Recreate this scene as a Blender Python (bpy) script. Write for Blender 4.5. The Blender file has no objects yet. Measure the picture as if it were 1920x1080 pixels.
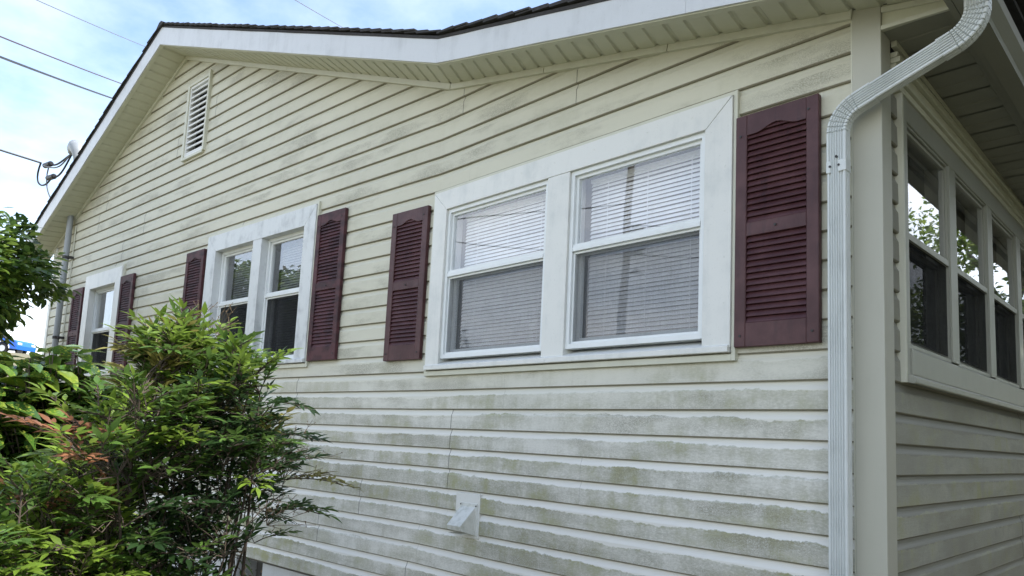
import bpy, bmesh, math, random
import numpy as np
from mathutils import Vector, Matrix
random.seed(7); np.random.seed(7)
scene = bpy.context.scene
C = scene.collection
R = math.radians

# ------------------------------------------------------------------ camera
ZB = 0.55                      # height of the bottom edge of the siding above the ground
cam_d = bpy.data.cameras.new('camera'); cam = bpy.data.objects.new('camera', cam_d); C.objects.link(cam)
rv = Vector((0.7157941, 0.6969779, 0.0431338)); uv_ = Vector((0.0499373, -0.1127003, 0.9923734)); fv = Vector((-0.6965235, 0.7081811, 0.1154754))
CAM = Vector((0.9885162, -2.9488265, 1.0988553 + ZB))
m = Matrix.Identity(4)
for i in range(3):
    m[i][0] = rv[i]; m[i][1] = uv_[i]; m[i][2] = -fv[i]; m[i][3] = CAM[i]
cam.matrix_world = m
FPX = 1343.80
cam_d.sensor_fit = 'HORIZONTAL'; cam_d.sensor_width = 36.0; cam_d.lens = FPX / 1920 * 36
cam_d.shift_x = -45.47 / 1920; cam_d.shift_y = 128.25 / 1920
cam_d.clip_start = 0.05; cam_d.clip_end = 2000
scene.camera = cam
scene.render.resolution_x = 1024; scene.render.resolution_y = 576

# ------------------------------------------------------------------ sky and sun
SUN_EL, SUN_AZ = 54.0, 54.0     # azimuth of the sun: degrees clockwise from +Y (north)
world = bpy.data.worlds.new('World'); scene.world = world; world.use_nodes = True
wn = world.node_tree.nodes; wl = world.node_tree.links; wn.clear()
w_out = wn.new('ShaderNodeOutputWorld'); w_bg = wn.new('ShaderNodeBackground'); w_bg.inputs['Strength'].default_value = 0.13
sky = wn.new('ShaderNodeTexSky'); sky.sky_type = 'NISHITA'; sky.sun_disc = False
sky.sun_elevation = R(SUN_EL); sky.sun_rotation = R(SUN_AZ); sky.air_density = 1.0; sky.dust_density = 1.0; sky.ozone_density = 1.2
tc = wn.new('ShaderNodeTexCoord'); sep = wn.new('ShaderNodeSeparateXYZ'); wl.new(tc.outputs['Generated'], sep.inputs[0])
def wmath(op, a, b=None, clamp=False):
    n = wn.new('ShaderNodeMath'); n.operation = op; n.use_clamp = clamp
    for i, v in enumerate((a, b)):
        if v is None: continue
        if isinstance(v, (int, float)): n.inputs[i].default_value = v
        else: wl.new(v, n.inputs[i])
    return n.outputs[0]
zc = wmath('MAXIMUM', sep.outputs['Z'], 0.0)
den = wmath('ADD', zc, 0.16)
cx = wmath('DIVIDE', sep.outputs['X'], den); cy = wmath('DIVIDE', sep.outputs['Y'], den)
cmb = wn.new('ShaderNodeCombineXYZ'); wl.new(cx, cmb.inputs[0]); wl.new(cy, cmb.inputs[1]); cmb.inputs[2].default_value = 1.3
nz = wn.new('ShaderNodeTexNoise'); nz.inputs['Scale'].default_value = 0.62; nz.inputs['Detail'].default_value = 9; nz.inputs['Roughness'].default_value = 0.56
wl.new(cmb.outputs[0], nz.inputs['Vector'])
# clouds gather towards the horizon all the way round
low = wmath('MULTIPLY', wmath('SUBTRACT', 1.0, zc), 0.20)
cm = wmath('ADD', nz.outputs['Fac'], wmath('POWER', low, 1.0))
ramp = wn.new('ShaderNodeValToRGB'); ramp.color_ramp.elements[0].position = 0.48; ramp.color_ramp.elements[1].position = 0.90
wl.new(cm, ramp.inputs[0])
mixc = wn.new('ShaderNodeMixRGB'); wl.new(ramp.outputs[0], mixc.inputs[0]); wl.new(sky.outputs[0], mixc.inputs[1]); mixc.inputs[2].default_value = (8.0, 8.0, 8.0, 1)
wl.new(mixc.outputs[0], w_bg.inputs['Color']); wl.new(w_bg.outputs[0], w_out.inputs['Surface'])
sun_d = bpy.data.lights.new('sun', 'SUN'); sun = bpy.data.objects.new('sun', sun_d); C.objects.link(sun)
sun_d.energy = 2.6; sun_d.angle = R(0.6); sun_d.color = (1.0, 0.96, 0.9)
az = R(SUN_AZ); el = R(SUN_EL)
sdir = Vector((math.sin(az) * math.cos(el), math.cos(az) * math.cos(el), math.sin(el)))   # towards the sun
sun.rotation_euler = sdir.to_track_quat('Z', 'Y').to_euler(); sun.location = (0, 0, 30)
scene.view_settings.view_transform = 'Standard'; scene.view_settings.look = 'None'
scene.view_settings.exposure = 1.52; scene.view_settings.gamma = 1.0

# ------------------------------------------------------------------ small helpers
XK, KA = -2.9429, 0.07205       # the old house meets its extension at XK, turned by KA
def FR(u, d, z): return (u, -d, z + ZB)                                     # extension wall (u along, d outwards, z above siding bottom)
def FL(u, d, z):
    t = u - XK
    return (XK + t * math.cos(KA) + d * math.sin(KA), t * math.sin(KA) - d * math.cos(KA), z + ZB)
def FS(u, d, z): return (d, u, z + ZB)                                      # side wall (u along +Y, d outwards +X)
def FA(u, d, z): return FL(u, d, z) if u < XK else FR(u, d, z)
def FW(x, y, z): return (x, y, z)

def pix(px, dist=None, z=None):
    """a pixel of the 1920x1080 photograph -> point on its ray"""
    a = (px[0] - 960 - 45.47) / FPX; b = -(px[1] - 540 - 128.25) / FPX
    d = rv * a + uv_ * b + fv
    if z is not None: return CAM + d * ((z - CAM.z) / d.z)
    return CAM + d.normalized() * dist

class MB:
    def __init__(self, f=FW): self.v = []; self.f = []; self.m = f; self.uv = []
    def quad(self, *pts):
        n = len(self.v)
        for p_ in pts: self.v.append(self.m(*p_))
        self.f.append(tuple(range(n, n + len(pts))))
    def hexa(self, P):
        """8 points: bottom ring 0-3, top ring 4-7"""
        n = len(self.v); self.v += [self.m(*q) for q in P]
        for f in ((0, 3, 2, 1), (4, 5, 6, 7), (0, 1, 5, 4), (1, 2, 6, 5), (2, 3, 7, 6), (3, 0, 4, 7)): self.f.append(tuple(n + i for i in f))
    def box(self, u0, u1, d0, d1, z0, z1):
        self.hexa([(u0, d0, z0), (u1, d0, z0), (u1, d1, z0), (u0, d1, z0), (u0, d0, z1), (u1, d0, z1), (u1, d1, z1), (u0, d1, z1)])
    def prism(self, poly, d0, d1, axis='d'):
        """poly in (u,z), extruded along d"""
        n = len(self.v); k = len(poly)
        for d in (d0, d1):
            for a, b in poly: self.v.append(self.m(a, d, b) if axis == 'd' else self.m(d, a, b))
        self.f.append(tuple(range(n, n + k))); self.f.append(tuple(reversed(range(n + k, n + 2 * k))))
        for i in range(k):
            j = (i + 1) % k; self.f.append((n + i, n + j, n + k + j, n + k + i))
    def tube(self, pts, r, seg=8, cap=True):
        pts = [Vector(self.m(*q)) for q in pts]; n0 = len(self.v); up = Vector((0.01, 0.02, 1))
        for i, q in enumerate(pts):
            t = (pts[min(i + 1, len(pts) - 1)] - pts[max(i - 1, 0)]).normalized()
            a = t.cross(up); a = a.normalized() if a.length > 1e-4 else t.cross(Vector((1, 0, 0))).normalized()
            b = t.cross(a); rr = r[i] if isinstance(r, (list, tuple)) else r
            for k in range(seg):
                an = 2 * math.pi * k / seg; w = q + a * math.cos(an) * rr + b * math.sin(an) * rr; self.v.append(tuple(w))
        for i in range(len(pts) - 1):
            for k in range(seg):
                k2 = (k + 1) % seg; A = n0 + i * seg
                self.f.append((A + k, A + k2, A + seg + k2, A + seg + k))
        if cap:
            self.f.append(tuple(reversed(range(n0, n0 + seg)))); self.f.append(tuple(range(n0 + (len(pts) - 1) * seg, n0 + len(pts) * seg)))
    def build(self, name, mat, parent=None, bevel=0, smooth=False, origin=None):
        me = bpy.data.meshes.new(name); me.from_pydata(self.v, [], self.f)
        bm = bmesh.new(); bm.from_mesh(me); bmesh.ops.remove_doubles(bm, verts=bm.verts, dist=1e-6); bmesh.ops.recalc_face_normals(bm, faces=bm.faces)
        if bevel:
            es = [e for e in bm.edges if len(e.link_faces) == 2 and e.calc_face_angle(0) > 0.5]
            bmesh.ops.bevel(bm, geom=es, offset=bevel, segments=1, profile=0.5, affect='EDGES', clamp_overlap=True)
        bm.to_mesh(me); bm.free()
        if smooth: me.shade_smooth()
        if isinstance(mat, str): mat = M[mat]
        me.materials.append(mat)
        o = bpy.data.objects.new(name, me); C.objects.link(o)
        if parent is not None: o.parent = parent
        return o
def empty(name, loc=(0, 0, 0)):
    o = bpy.data.objects.new(name, None); C.objects.link(o); o.location = loc; o.empty_display_size = 0.2; return o
def tag(o, label=None, cat=None, group=None, kind=None):
    if label: o['label'] = label
    if cat: o['category'] = cat
    if group: o['group'] = group
    if kind: o['kind'] = kind
    return o
def adopt(o, parent):
    """parent o to an Empty that stands away from the origin, keeping its place in the world"""
    o.parent = parent; o.matrix_parent_inverse = parent.matrix_basis.inverted(); return o
bpy.context.view_layer.update()

# ------------------------------------------------------------------ materials
M = {}
class NT:
    def __init__(self, name):
        self.mat = bpy.data.materials.new(name); self.mat.use_nodes = True; M[name] = self.mat
        self.n = self.mat.node_tree.nodes; self.l = self.mat.node_tree.links
        self.b = self.n['Principled BSDF']; self.out = self.n['Material Output']
    def node(self, t, **kw):
        x = self.n.new('ShaderNode' + t)
        for k, v in kw.items(): setattr(x, k, v)
        return x
    def set(self, x, key, v):
        if isinstance(v, (int, float, tuple, list)): x.inputs[key].default_value = v
        else: self.l.new(v, x.inputs[key])
    def math(self, op, a, b=0.0, c=None, clamp=False):
        x = self.node('Math', operation=op, use_clamp=clamp); self.set(x, 0, a); self.set(x, 1, b)
        if c is not None: self.set(x, 2, c)
        return x.outputs[0]
    def pos(self, scale=(1, 1, 1), loc=(0, 0, 0)):
        g = self.node('NewGeometry'); mp = self.node('Mapping'); self.l.new(g.outputs['Position'], mp.inputs[0])
        mp.inputs['Scale'].default_value = scale; mp.inputs['Location'].default_value = loc; return mp.outputs[0]
    def objc(self, scale=(1, 1, 1)):
        g = self.node('TexCoord'); mp = self.node('Mapping'); self.l.new(g.outputs['Object'], mp.inputs[0]); mp.inputs['Scale'].default_value = scale; return mp.outputs[0]
    def noise(self, vec, scale, detail=4, rough=0.55, dist=0):
        x = self.node('TexNoise'); self.l.new(vec, x.inputs['Vector']); x.inputs['Scale'].default_value = scale
        x.inputs['Detail'].default_value = detail; x.inputs['Roughness'].default_value = rough; x.inputs['Distortion'].default_value = dist; return x.outputs['Fac']
    def ramp(self, f, a, b, smooth=True):
        x = self.node('MapRange', interpolation_type='SMOOTHSTEP' if smooth else 'LINEAR'); self.set(x, 0, f); self.set(x, 1, a); self.set(x, 2, b); return x.outputs[0]
    def mix(self, f, a, b, mode='MIX'):
        x = self.node('MixRGB', blend_type=mode); self.set(x, 0, f); self.set(x, 1, a if not isinstance(a, tuple) else a + (1,) * (4 - len(a))); self.set(x, 2, b if not isinstance(b, tuple) else b + (1,) * (4 - len(b))); return x.outputs[0]
    def bump(self, h, strength=0.3, dist=0.002):
        x = self.node('Bump'); self.set(x, 'Height', h); x.inputs['Strength'].default_value = strength; x.inputs['Distance'].default_value = dist
        self.l.new(x.outputs[0], self.b.inputs['Normal'])
    def fin(self, col, rough=0.5, spec=0.5, metal=0.0):
        self.set(self.b, 'Base Color', col if not isinstance(col, tuple) else col + (1,) * (4 - len(col)))
        self.set(self.b, 'Roughness', rough); self.b.inputs['Specular IOR Level'].default_value = spec; self.b.inputs['Metallic'].default_value = metal
        return self.mat
def painted(name, col, dirt=0.25, dirtcol=(0.25, 0.25, 0.2), rough=0.45, sc=6, bump=0.08):
    t = NT(name); p = t.pos()
    n1 = t.noise(p, sc, 6, 0.6); n2 = t.noise(t.pos((14, 14, 1.6)), 1.0, 4, 0.6)
    f = t.math('MULTIPLY', t.ramp(t.math('ADD', t.math('MULTIPLY', n1, 0.6), t.math('MULTIPLY', n2, 0.4)), 0.45, 0.75), dirt)
    sp = t.math('MULTIPLY', t.ramp(t.noise(p, 160, 2), 0.66, 0.76), dirt * 0.9)
    c = t.mix(f, col, dirtcol); c = t.mix(sp, c, (0.2, 0.19, 0.15))
    t.bump(t.math('ADD', t.noise(p, 9, 3), t.math('MULTIPLY', t.noise(p, 300, 2), 0.15)), bump, 0.01)
    t.fin(c, t.ramp(n1, 0.2, 0.8) if False else rough); return t.mat

# vinyl siding: uv.x = metres along the wall, uv.y = course number + height within the course
def siding(name, base, low, clean):
    t = NT(name)
    uvn = t.node('UVMap'); sp = t.node('SeparateXYZ'); t.l.new(uvn.outputs[0], sp.inputs[0])
    u = sp.outputs[0]; cv = sp.outputs[1]; v = t.math('FRACT', cv); ci = t.math('FLOOR', cv)
    def vec(su, sv, off=0.0):
        x = t.node('CombineXYZ'); t.set(x, 0, t.math('MULTIPLY', u, su)); t.set(x, 1, t.math('MULTIPLY', cv, sv)); t.set(x, 2, t.math('ADD', t.math('MULTIPLY', ci, 0.37), off)); return x.outputs[0]
    def vecc(su, sv, off=0.0):          # patches that run on across the courses
        x = t.node('CombineXYZ'); t.set(x, 0, t.math('MULTIPLY', u, su)); t.set(x, 1, t.math('MULTIPLY', cv, sv)); x.inputs[2].default_value = off; return x.outputs[0]
    big = t.noise(vecc(0.8, 0.30, 3), 1.0, 5, 0.6)
    blot = t.noise(vec(3.2, 0.75, 9), 1.0, 6, 0.62)
    run = t.noise(vecc(9, 0.28, 21), 1.0, 5, 0.62)
    fine = t.noise(vec(60, 16, 1), 1.0, 6, 0.72)
    speck = t.noise(vec(150, 40, 5), 1.0, 3, 0.7)
    edge = t.math('ADD', t.noise(vec(16, 0.0, 31), 1.0, 6, 0.7), t.math('MULTIPLY', t.noise(vec(2.0, 0.0, 14), 1.0, 2), 0.6))
    # the grime lies on the flat of each board and stops at a ragged line under the scooped top
    top = t.math('ADD', 0.70, t.math('ADD', t.math('MULTIPLY', t.math('SUBTRACT', edge, 0.8), 0.30), t.math('ADD', t.math('MULTIPLY', t.math('SUBTRACT', blot, 0.5), 0.35), t.math('MULTIPLY', t.math('SUBTRACT', t.noise(vec(0.45, 0.0, 120), 1.0, 3), 0.5), 0.70))))
    flat = t.math('SUBTRACT', 1.0, t.ramp(v, t.math('SUBTRACT', top, 0.012), t.math('ADD', top, 0.03)))
    rim = t.math('MULTIPLY', t.ramp(v, t.math('SUBTRACT', top, 0.12), top), flat)
    hgt = t.ramp(cv, 15.0, 7.0, True)                        # how heavy the growth is: most on the damp courses near the ground
    amt = t.math('ADD', t.math('MULTIPLY', hgt, low), 0.30)
    cov = t.ramp(t.math('ADD', t.math('ADD', t.math('MULTIPLY', big, 0.5), t.math('MULTIPLY', blot, 0.6)), t.math('ADD', t.math('MULTIPLY', run, 0.35), t.math('MULTIPLY', fine, 0.32))), t.math('SUBTRACT', 0.95, t.math('MULTIPLY', amt, 0.22)), t.math('SUBTRACT', 1.12, t.math('MULTIPLY', amt, 0.14)))
    grime = t.math('MULTIPLY', t.math('MULTIPLY', cov, flat), t.math('MULTIPLY', amt, t.ramp(fine, 0.15, 0.62)), clamp=True)
    algae = t.math('MULTIPLY', t.math('MULTIPLY', t.ramp(t.math('ADD', t.math('MULTIPLY', blot, 0.7), t.math('MULTIPLY', run, 0.5)), 0.56, 0.78), flat), t.math('MULTIPLY', t.math('ADD', hgt, 0.12), 0.75), clamp=True)
    algae = t.math('ADD', algae, t.math('MULTIPLY', t.math('MULTIPLY', rim, hgt), t.math('MULTIPLY', t.ramp(fine, 0.42, 0.62), 0.5)), clamp=True)
    mild = t.math('MULTIPLY', t.math('MULTIPLY', t.ramp(t.noise(vec(1.1, 0.4, 47), 1.0, 5, 0.62), 0.50, 0.66), t.ramp(speck, 0.36, 0.60)), t.math('MULTIPLY', flat, 0.72))
    wipe = t.ramp(t.math('ADD', t.math('MULTIPLY', t.noise(vec(1.7, 0.9, 63), 1.0, 3, 0.5, 1.2), 0.7), t.math('MULTIPLY', run, 0.45)), 0.42, 0.62)
    patch = t.ramp(t.math('ADD', t.math('MULTIPLY', big, 0.6), t.math('MULTIPLY', t.noise(vecc(0.7, 0.20, 88), 1.0, 4), 0.5)), 0.44, 0.66)
    film = t.math('MULTIPLY', t.math('MULTIPLY', flat, hgt), t.math('MULTIPLY', t.math('ADD', 0.10, t.math('MULTIPLY', t.math('MULTIPLY', t.math('ADD', wipe, 0.25), t.math('ADD', 0.22, patch)), 0.52)), t.math('ADD', 1.0, t.math('ADD', t.math('MULTIPLY', t.math('SUBTRACT', fine, 0.5), 2.2), t.math('MULTIPLY', t.math('SUBTRACT', speck, 0.5), 1.8)))), clamp=True)
    lap_shade = t.math('MULTIPLY', t.math('SUBTRACT', 1.0, t.ramp(v, 0.030, 0.060)), t.math('ADD', 0.62, t.math('MULTIPLY', t.noise(vec(3, 0, 77), 1.0, 4), 0.5)), clamp=True)  # dark line along each butt: lap shadow painted into the colour, with edge grime
    c = t.mix(t.ramp(big, 0.3, 0.7), base, tuple(x * 0.93 for x in base))
    c = t.mix(hgt, c, clean)
    c = t.mix(film, c, (0.42, 0.42, 0.355))
    c = t.mix(t.math('MULTIPLY', grime, 0.42), c, (0.29, 0.285, 0.215)); c = t.mix(t.math('MULTIPLY', t.math('MULTIPLY', algae, t.math('ADD', 0.35, patch)), 0.70), c, (0.31, 0.31, 0.13)); c = t.mix(mild, c, (0.22, 0.21, 0.155)); c = t.mix(lap_shade, c, (0.19, 0.175, 0.125))
    t.bump(t.math('ADD', t.math('MULTIPLY', t.noise(vec(7, 34, 2), 1.0, 4, 0.6, 0.6), 0.8), t.math('MULTIPLY', grime, 0.5)), 0.22, 0.004)
    t.fin(c, 0.55, 0.35); return t.mat
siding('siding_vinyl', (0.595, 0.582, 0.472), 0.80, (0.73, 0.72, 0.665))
siding('siding_vinyl_shaded', (0.25, 0.245, 0.205), 0.30, (0.25, 0.248, 0.215))  # darker copy of the siding: the side wall's shade is set into its colour
painted('trim_white', (0.70, 0.705, 0.67), 0.42, (0.36, 0.40, 0.40), 0.4)
painted('trim_streaked', (0.62, 0.645, 0.645), 0.75, (0.30, 0.32, 0.33), 0.45, 9)
painted('trim_cream', (0.58, 0.58, 0.48), 0.25, (0.33, 0.32, 0.24), 0.5)
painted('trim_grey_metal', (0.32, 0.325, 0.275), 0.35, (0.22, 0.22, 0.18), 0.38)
painted('fascia_white', (0.58, 0.595, 0.60), 0.55, (0.36, 0.37, 0.37), 0.35, 4, 0.3)
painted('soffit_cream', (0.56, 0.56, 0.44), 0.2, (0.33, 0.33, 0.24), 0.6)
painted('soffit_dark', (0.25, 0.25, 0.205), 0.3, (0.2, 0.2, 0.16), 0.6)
painted('sash_white', (0.74, 0.77, 0.77), 0.2, (0.35, 0.36, 0.34), 0.35)
painted('downspout_white', (0.62, 0.65, 0.64), 0.40, (0.33, 0.36, 0.35), 0.38, 8, 0.02)
painted('post_cream', (0.44, 0.435, 0.365), 0.22, (0.30, 0.30, 0.24), 0.5, 3)
painted('vent_plastic', (0.66, 0.67, 0.63), 0.7, (0.24, 0.26, 0.19), 0.5, 25)
painted('foundation_paint', (0.55, 0.56, 0.55), 0.5, (0.3, 0.3, 0.27), 0.7, 7, 0.3)
painted('galvanised', (0.27, 0.29, 0.30), 0.35, (0.22, 0.23, 0.22), 0.42, 12)
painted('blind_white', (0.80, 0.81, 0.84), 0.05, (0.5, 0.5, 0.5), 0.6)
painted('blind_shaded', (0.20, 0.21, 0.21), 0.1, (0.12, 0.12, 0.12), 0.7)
painted('curtain_white', (0.78, 0.77, 0.75), 0.1, (0.5, 0.5, 0.5), 0.8)
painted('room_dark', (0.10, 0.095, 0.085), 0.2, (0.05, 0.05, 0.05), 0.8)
painted('pole_wood', (0.16, 0.14, 0.12), 0.5, (0.07, 0.06, 0.05), 0.8, 12)
painted('bark', (0.09, 0.07, 0.05), 0.5, (0.04, 0.03, 0.02), 0.85, 14, 0.4)
painted('cane_bark', (0.075, 0.055, 0.04), 0.5, (0.03, 0.025, 0.02), 0.8, 40, 0.4)
painted('cable_black', (0.015, 0.015, 0.018), 0.1, (0.05, 0.05, 0.05), 0.5)
painted('cable_red', (0.06, 0.032, 0.032), 0.1, (0.05, 0.05, 0.05), 0.5)
painted('cable_grey', (0.12, 0.125, 0.135), 0.1, (0.15, 0.15, 0.15), 0.45)
painted('screw_dark', (0.03, 0.028, 0.028), 0.1, (0.05, 0.04, 0.03), 0.6)
painted('car_blue', (0.01, 0.14, 0.65), 0.05, (0.02, 0.1, 0.4), 0.25)
painted('car_white', (0.7, 0.72, 0.74), 0.1, (0.4, 0.4, 0.4), 0.3)
painted('tyre_rubber', (0.025, 0.025, 0.026), 0.2, (0.06, 0.055, 0.05), 0.8)
painted('dry_leaf', (0.17, 0.12, 0.07), 0.4, (0.08, 0.06, 0.04), 0.8, 30)
t = NT('shingle'); p = t.pos(); t.bump(t.noise(p, 220, 3), 0.6, 0.004)
t.fin(t.mix(t.noise(p, 30, 4), (0.028, 0.028, 0.030), (0.075, 0.072, 0.070)), 0.9, 0.2)
# shutters: moulded plastic with an embossed wood grain, chalking unevenly
t = NT('shutter_maroon'); p = t.pos((26, 26, 5.0)); g = t.node('TexWave', wave_type='BANDS', bands_direction='X')
t.l.new(t.pos((55, 55, 5)), g.inputs['Vector']); g.inputs['Scale'].default_value = 1.3; g.inputs['Distortion'].default_value = 7; g.inputs['Detail'].default_value = 3; g.inputs['Detail Scale'].default_value = 1.2
n1 = t.noise(t.pos(), 5, 5, 0.6); n2 = t.noise(p, 1.0, 5, 0.65)
c = t.mix(t.ramp(n1, 0.35, 0.7), (0.054, 0.0175, 0.020), (0.092, 0.038, 0.040)); c = t.mix(t.math('MULTIPLY', t.ramp(n2, 0.52, 0.75), 0.55), c, (0.028, 0.012, 0.016))
t.bump(t.math('ADD', t.math('MULTIPLY', g.outputs['Fac'], 0.6), n2), 0.35, 0.002); t.fin(c, 0.5, 0.4)
# pale bloom where the sun has weathered the plastic of the far shutters
t = NT('shutter_faded'); n1 = t.noise(t.pos((5, 5, 9)), 1.4, 5, 0.6); n2 = t.noise(t.pos((30, 30, 6)), 1.0, 5, 0.65)
c = t.mix(t.ramp(n1, 0.4, 0.62), (0.084, 0.032, 0.037), (0.040, 0.017, 0.021)); t.bump(n2, 0.3, 0.002); t.fin(c, 0.6, 0.3)
# window glass: clear sheet with a mirror-like face
def glass(name, lo, hi, tint=(0.9, 0.93, 0.92)):
    t = NT(name); t.n.remove(t.b)
    lw = t.node('LayerWeight'); lw.inputs[0].default_value = 0.5
    gl = t.node('BsdfGlossy'); gl.inputs['Roughness'].default_value = 0.012; gl.inputs['Color'].default_value = (0.95, 0.96, 0.98, 1)
    tr = t.node('BsdfTransparent'); tr.inputs[0].default_value = tint + (1,)
    bp = t.node('Bump'); bp.inputs['Strength'].default_value = 0.05; bp.inputs['Distance'].default_value = 0.02
    t.l.new(t.noise(t.pos(), 1.6, 1), bp.inputs['Height']); t.l.new(bp.outputs[0], gl.inputs['Normal'])
    mx = t.node('MixShader'); f = t.node('MapRange'); t.l.new(t.math('POWER', lw.outputs['Facing'], 3.0), f.inputs[0]); f.inputs[3].default_value = lo; f.inputs[4].default_value = hi
    # dust on the outside of the pane
    df = t.node('BsdfDiffuse'); df.inputs[0].default_value = (0.55, 0.56, 0.55, 1)
    m2 = t.node('MixShader'); t.l.new(t.math('MULTIPLY', t.ramp(t.noise(t.pos((4, 4, 2)), 3, 5), 0.35, 0.8), 0.10), m2.inputs[0])
    t.l.new(f.outputs[0], mx.inputs[0]); t.l.new(tr.outputs[0], mx.inputs[1]); t.l.new(gl.outputs[0], mx.inputs[2])
    t.l.new(mx.outputs[0], m2.inputs[1]); t.l.new(df.outputs[0], m2.inputs[2]); t.l.new(m2.outputs[0], t.out.inputs['Surface'])
glass('window_glass', 0.13, 0.95, (0.97, 0.98, 0.98))
# insect screen: a weave of dark threads with open gaps
def screen(name, cover, col):
    t = NT(name); t.n.remove(t.b)
    df = t.node('BsdfDiffuse'); tr = t.node('BsdfTransparent'); mx = t.node('MixShader')
    df.inputs[0].default_value = col + (1,)
    w = t.noise(t.pos((240, 240, 240)), 1.0, 2); w2 = t.noise(t.pos((900, 900, 30)), 0.4, 2); w3 = t.noise(t.pos((30, 30, 900)), 0.4, 2); n = t.noise(t.pos(), 7, 4)
    f = t.math('ADD', t.math('ADD', cover - 0.30, t.math('MULTIPLY', n, 0.2)), t.math('ADD', t.math('MULTIPLY', w2, 0.2), t.math('MULTIPLY', w3, 0.2)), clamp=True)
    t.l.new(f, mx.inputs[0]); t.l.new(tr.outputs[0], mx.inputs[1]); t.l.new(df.outputs[0], mx.inputs[2]); t.l.new(mx.outputs[0], t.out.inputs['Surface'])
screen('screen_mesh', 0.42, (0.13, 0.135, 0.14)); screen('screen_mesh_dark', 0.72, (0.022, 0.023, 0.024))
# leaves: colour comes with each leaf
def leafmat(name, rough, trans, spots=False, spec=0.4):
    t = NT(name); at = t.node('Attribute', attribute_name='leafcol'); col = at.outputs['Color']
    if spots:
        v = t.noise(t.pos(), 75, 2, 0.5); v2 = t.noise(t.pos(), 9, 2, 0.5)
        col = t.mix(t.math('MULTIPLY', t.ramp(v, 0.54, 0.62), t.math('MULTIPLY', t.ramp(v2, 0.35, 0.6), 0.75)), col, (0.34, 0.36, 0.05))
    t.fin(col, rough, spec)
    tl = t.node('BsdfTranslucent'); t.l.new(t.mix(0.5, col, (0.30, 0.42, 0.04)) if False else col, tl.inputs[0])
    gm = t.node('Gamma'); gm.inputs[1].default_value = 0.8; t.l.new(col, gm.inputs[0]); t.l.new(gm.outputs[0], tl.inputs[0])
    mx = t.node('MixShader'); mx.inputs[0].default_value = trans
    t.l.new(t.b.outputs[0], mx.inputs[1]); t.l.new(tl.outputs[0], mx.inputs[2]); t.l.new(mx.outputs[0], t.out.inputs['Surface'])
leafmat('nandina_leaf', 0.42, 0.30); leafmat('aucuba_leaf', 0.22, 0.15, True, 0.6); leafmat('tree_leaf', 0.28, 0.45, False, 0.6); leafmat('far_leaf', 0.6, 0.5)
t = NT('grass_ground'); p = t.pos(); t.bump(t.noise(p, 60, 4), 0.8, 0.02)
t.fin(t.mix(t.noise(p, 3, 5), (0.14, 0.135, 0.07), (0.24, 0.21, 0.15)), 0.9, 0.2)
# ================================================================== THE GROUND
def ground_z(x, y):
    d = max(0.0, (-x - 24) / 30.0); d = min(1.0, d); s_ = d * d * (3 - 2 * d)
    return 5.60 * s_ * (1.0 if y > -12 else max(0.0, 1 - (-12 - y) / 20))
gx = [-400, -200, -120, -90] + [-80 + 4 * i for i in range(21)] + [6, 14, 30, 60, 120, 400]
gy = [-400, -150, -80, -50, -32, -24, -18, -12, -6, -3, 0, 4, 8, 12, 20, 40, 80, 150, 400]
gv = [(x, y, ground_z(x, y)) for y in gy for x in gx]; nx = len(gx)
gf = [(j * nx + i, j * nx + i + 1, (j + 1) * nx + i + 1, (j + 1) * nx + i) for j in range(len(gy) - 1) for i in range(nx - 1)]
me = bpy.data.meshes.new('ground'); me.from_pydata(gv, [], gf); me.materials.append(M['grass_ground']); me.shade_smooth()
ground = bpy.data.objects.new('ground', me); C.objects.link(ground); tag(ground, 'grassy yard rising to a bank far beyond the house', 'ground', kind='structure')

# ================================================================== THE HOUSE
house = empty('house', (0, 0, 0)); tag(house, 'single-storey house with stained cream vinyl siding, gable roof and maroon shutters', 'house')
CO = 0.127
PROF = [(0.0, -0.0160), (0.0, -0.0045), (0.0055, 0.0), (0.045, -0.0008), (0.089, -0.0018), (0.095, -0.0042), (0.102, -0.0084), (0.110, -0.0118), (0.119, -0.0135), (0.1269, -0.0160)]
WL, WP, WB, WR = (-11.25, 3.600), (-7.370, 5.253), (-2.845, 3.550), (0.0, 2.950)     # underside of the rake along the wall (u, z)
def lerp(a, b, t): return a + (b - a) * t
def ul(z):
    if z <= WL[1]: return -11.2
    return lerp(WL[0], WP[0], min(1, (z - WL[1]) / (WP[1] - WL[1])))
def ur(z):
    if z <= WR[1] + 0.02: return -0.10
    if z <= WB[1]: return min(-0.10, lerp(WR[0], WB[0], (z - WR[1]) / (WB[1] - WR[1])))
    return lerp(WB[0], WP[0], min(1, (z - WB[1]) / (WP[1] - WB[1])))
OPEN_F = [(-2.93, -0.66, 1.56, 2.76), (-6.34, -4.44, 1.66, 2.97), (-9.74, -8.55, 1.66, 2.96), (-7.185, -6.705, 3.985, 4.825)]
OPEN_S = [(0.26, 7.2, 1.45, 2.80)]
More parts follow.
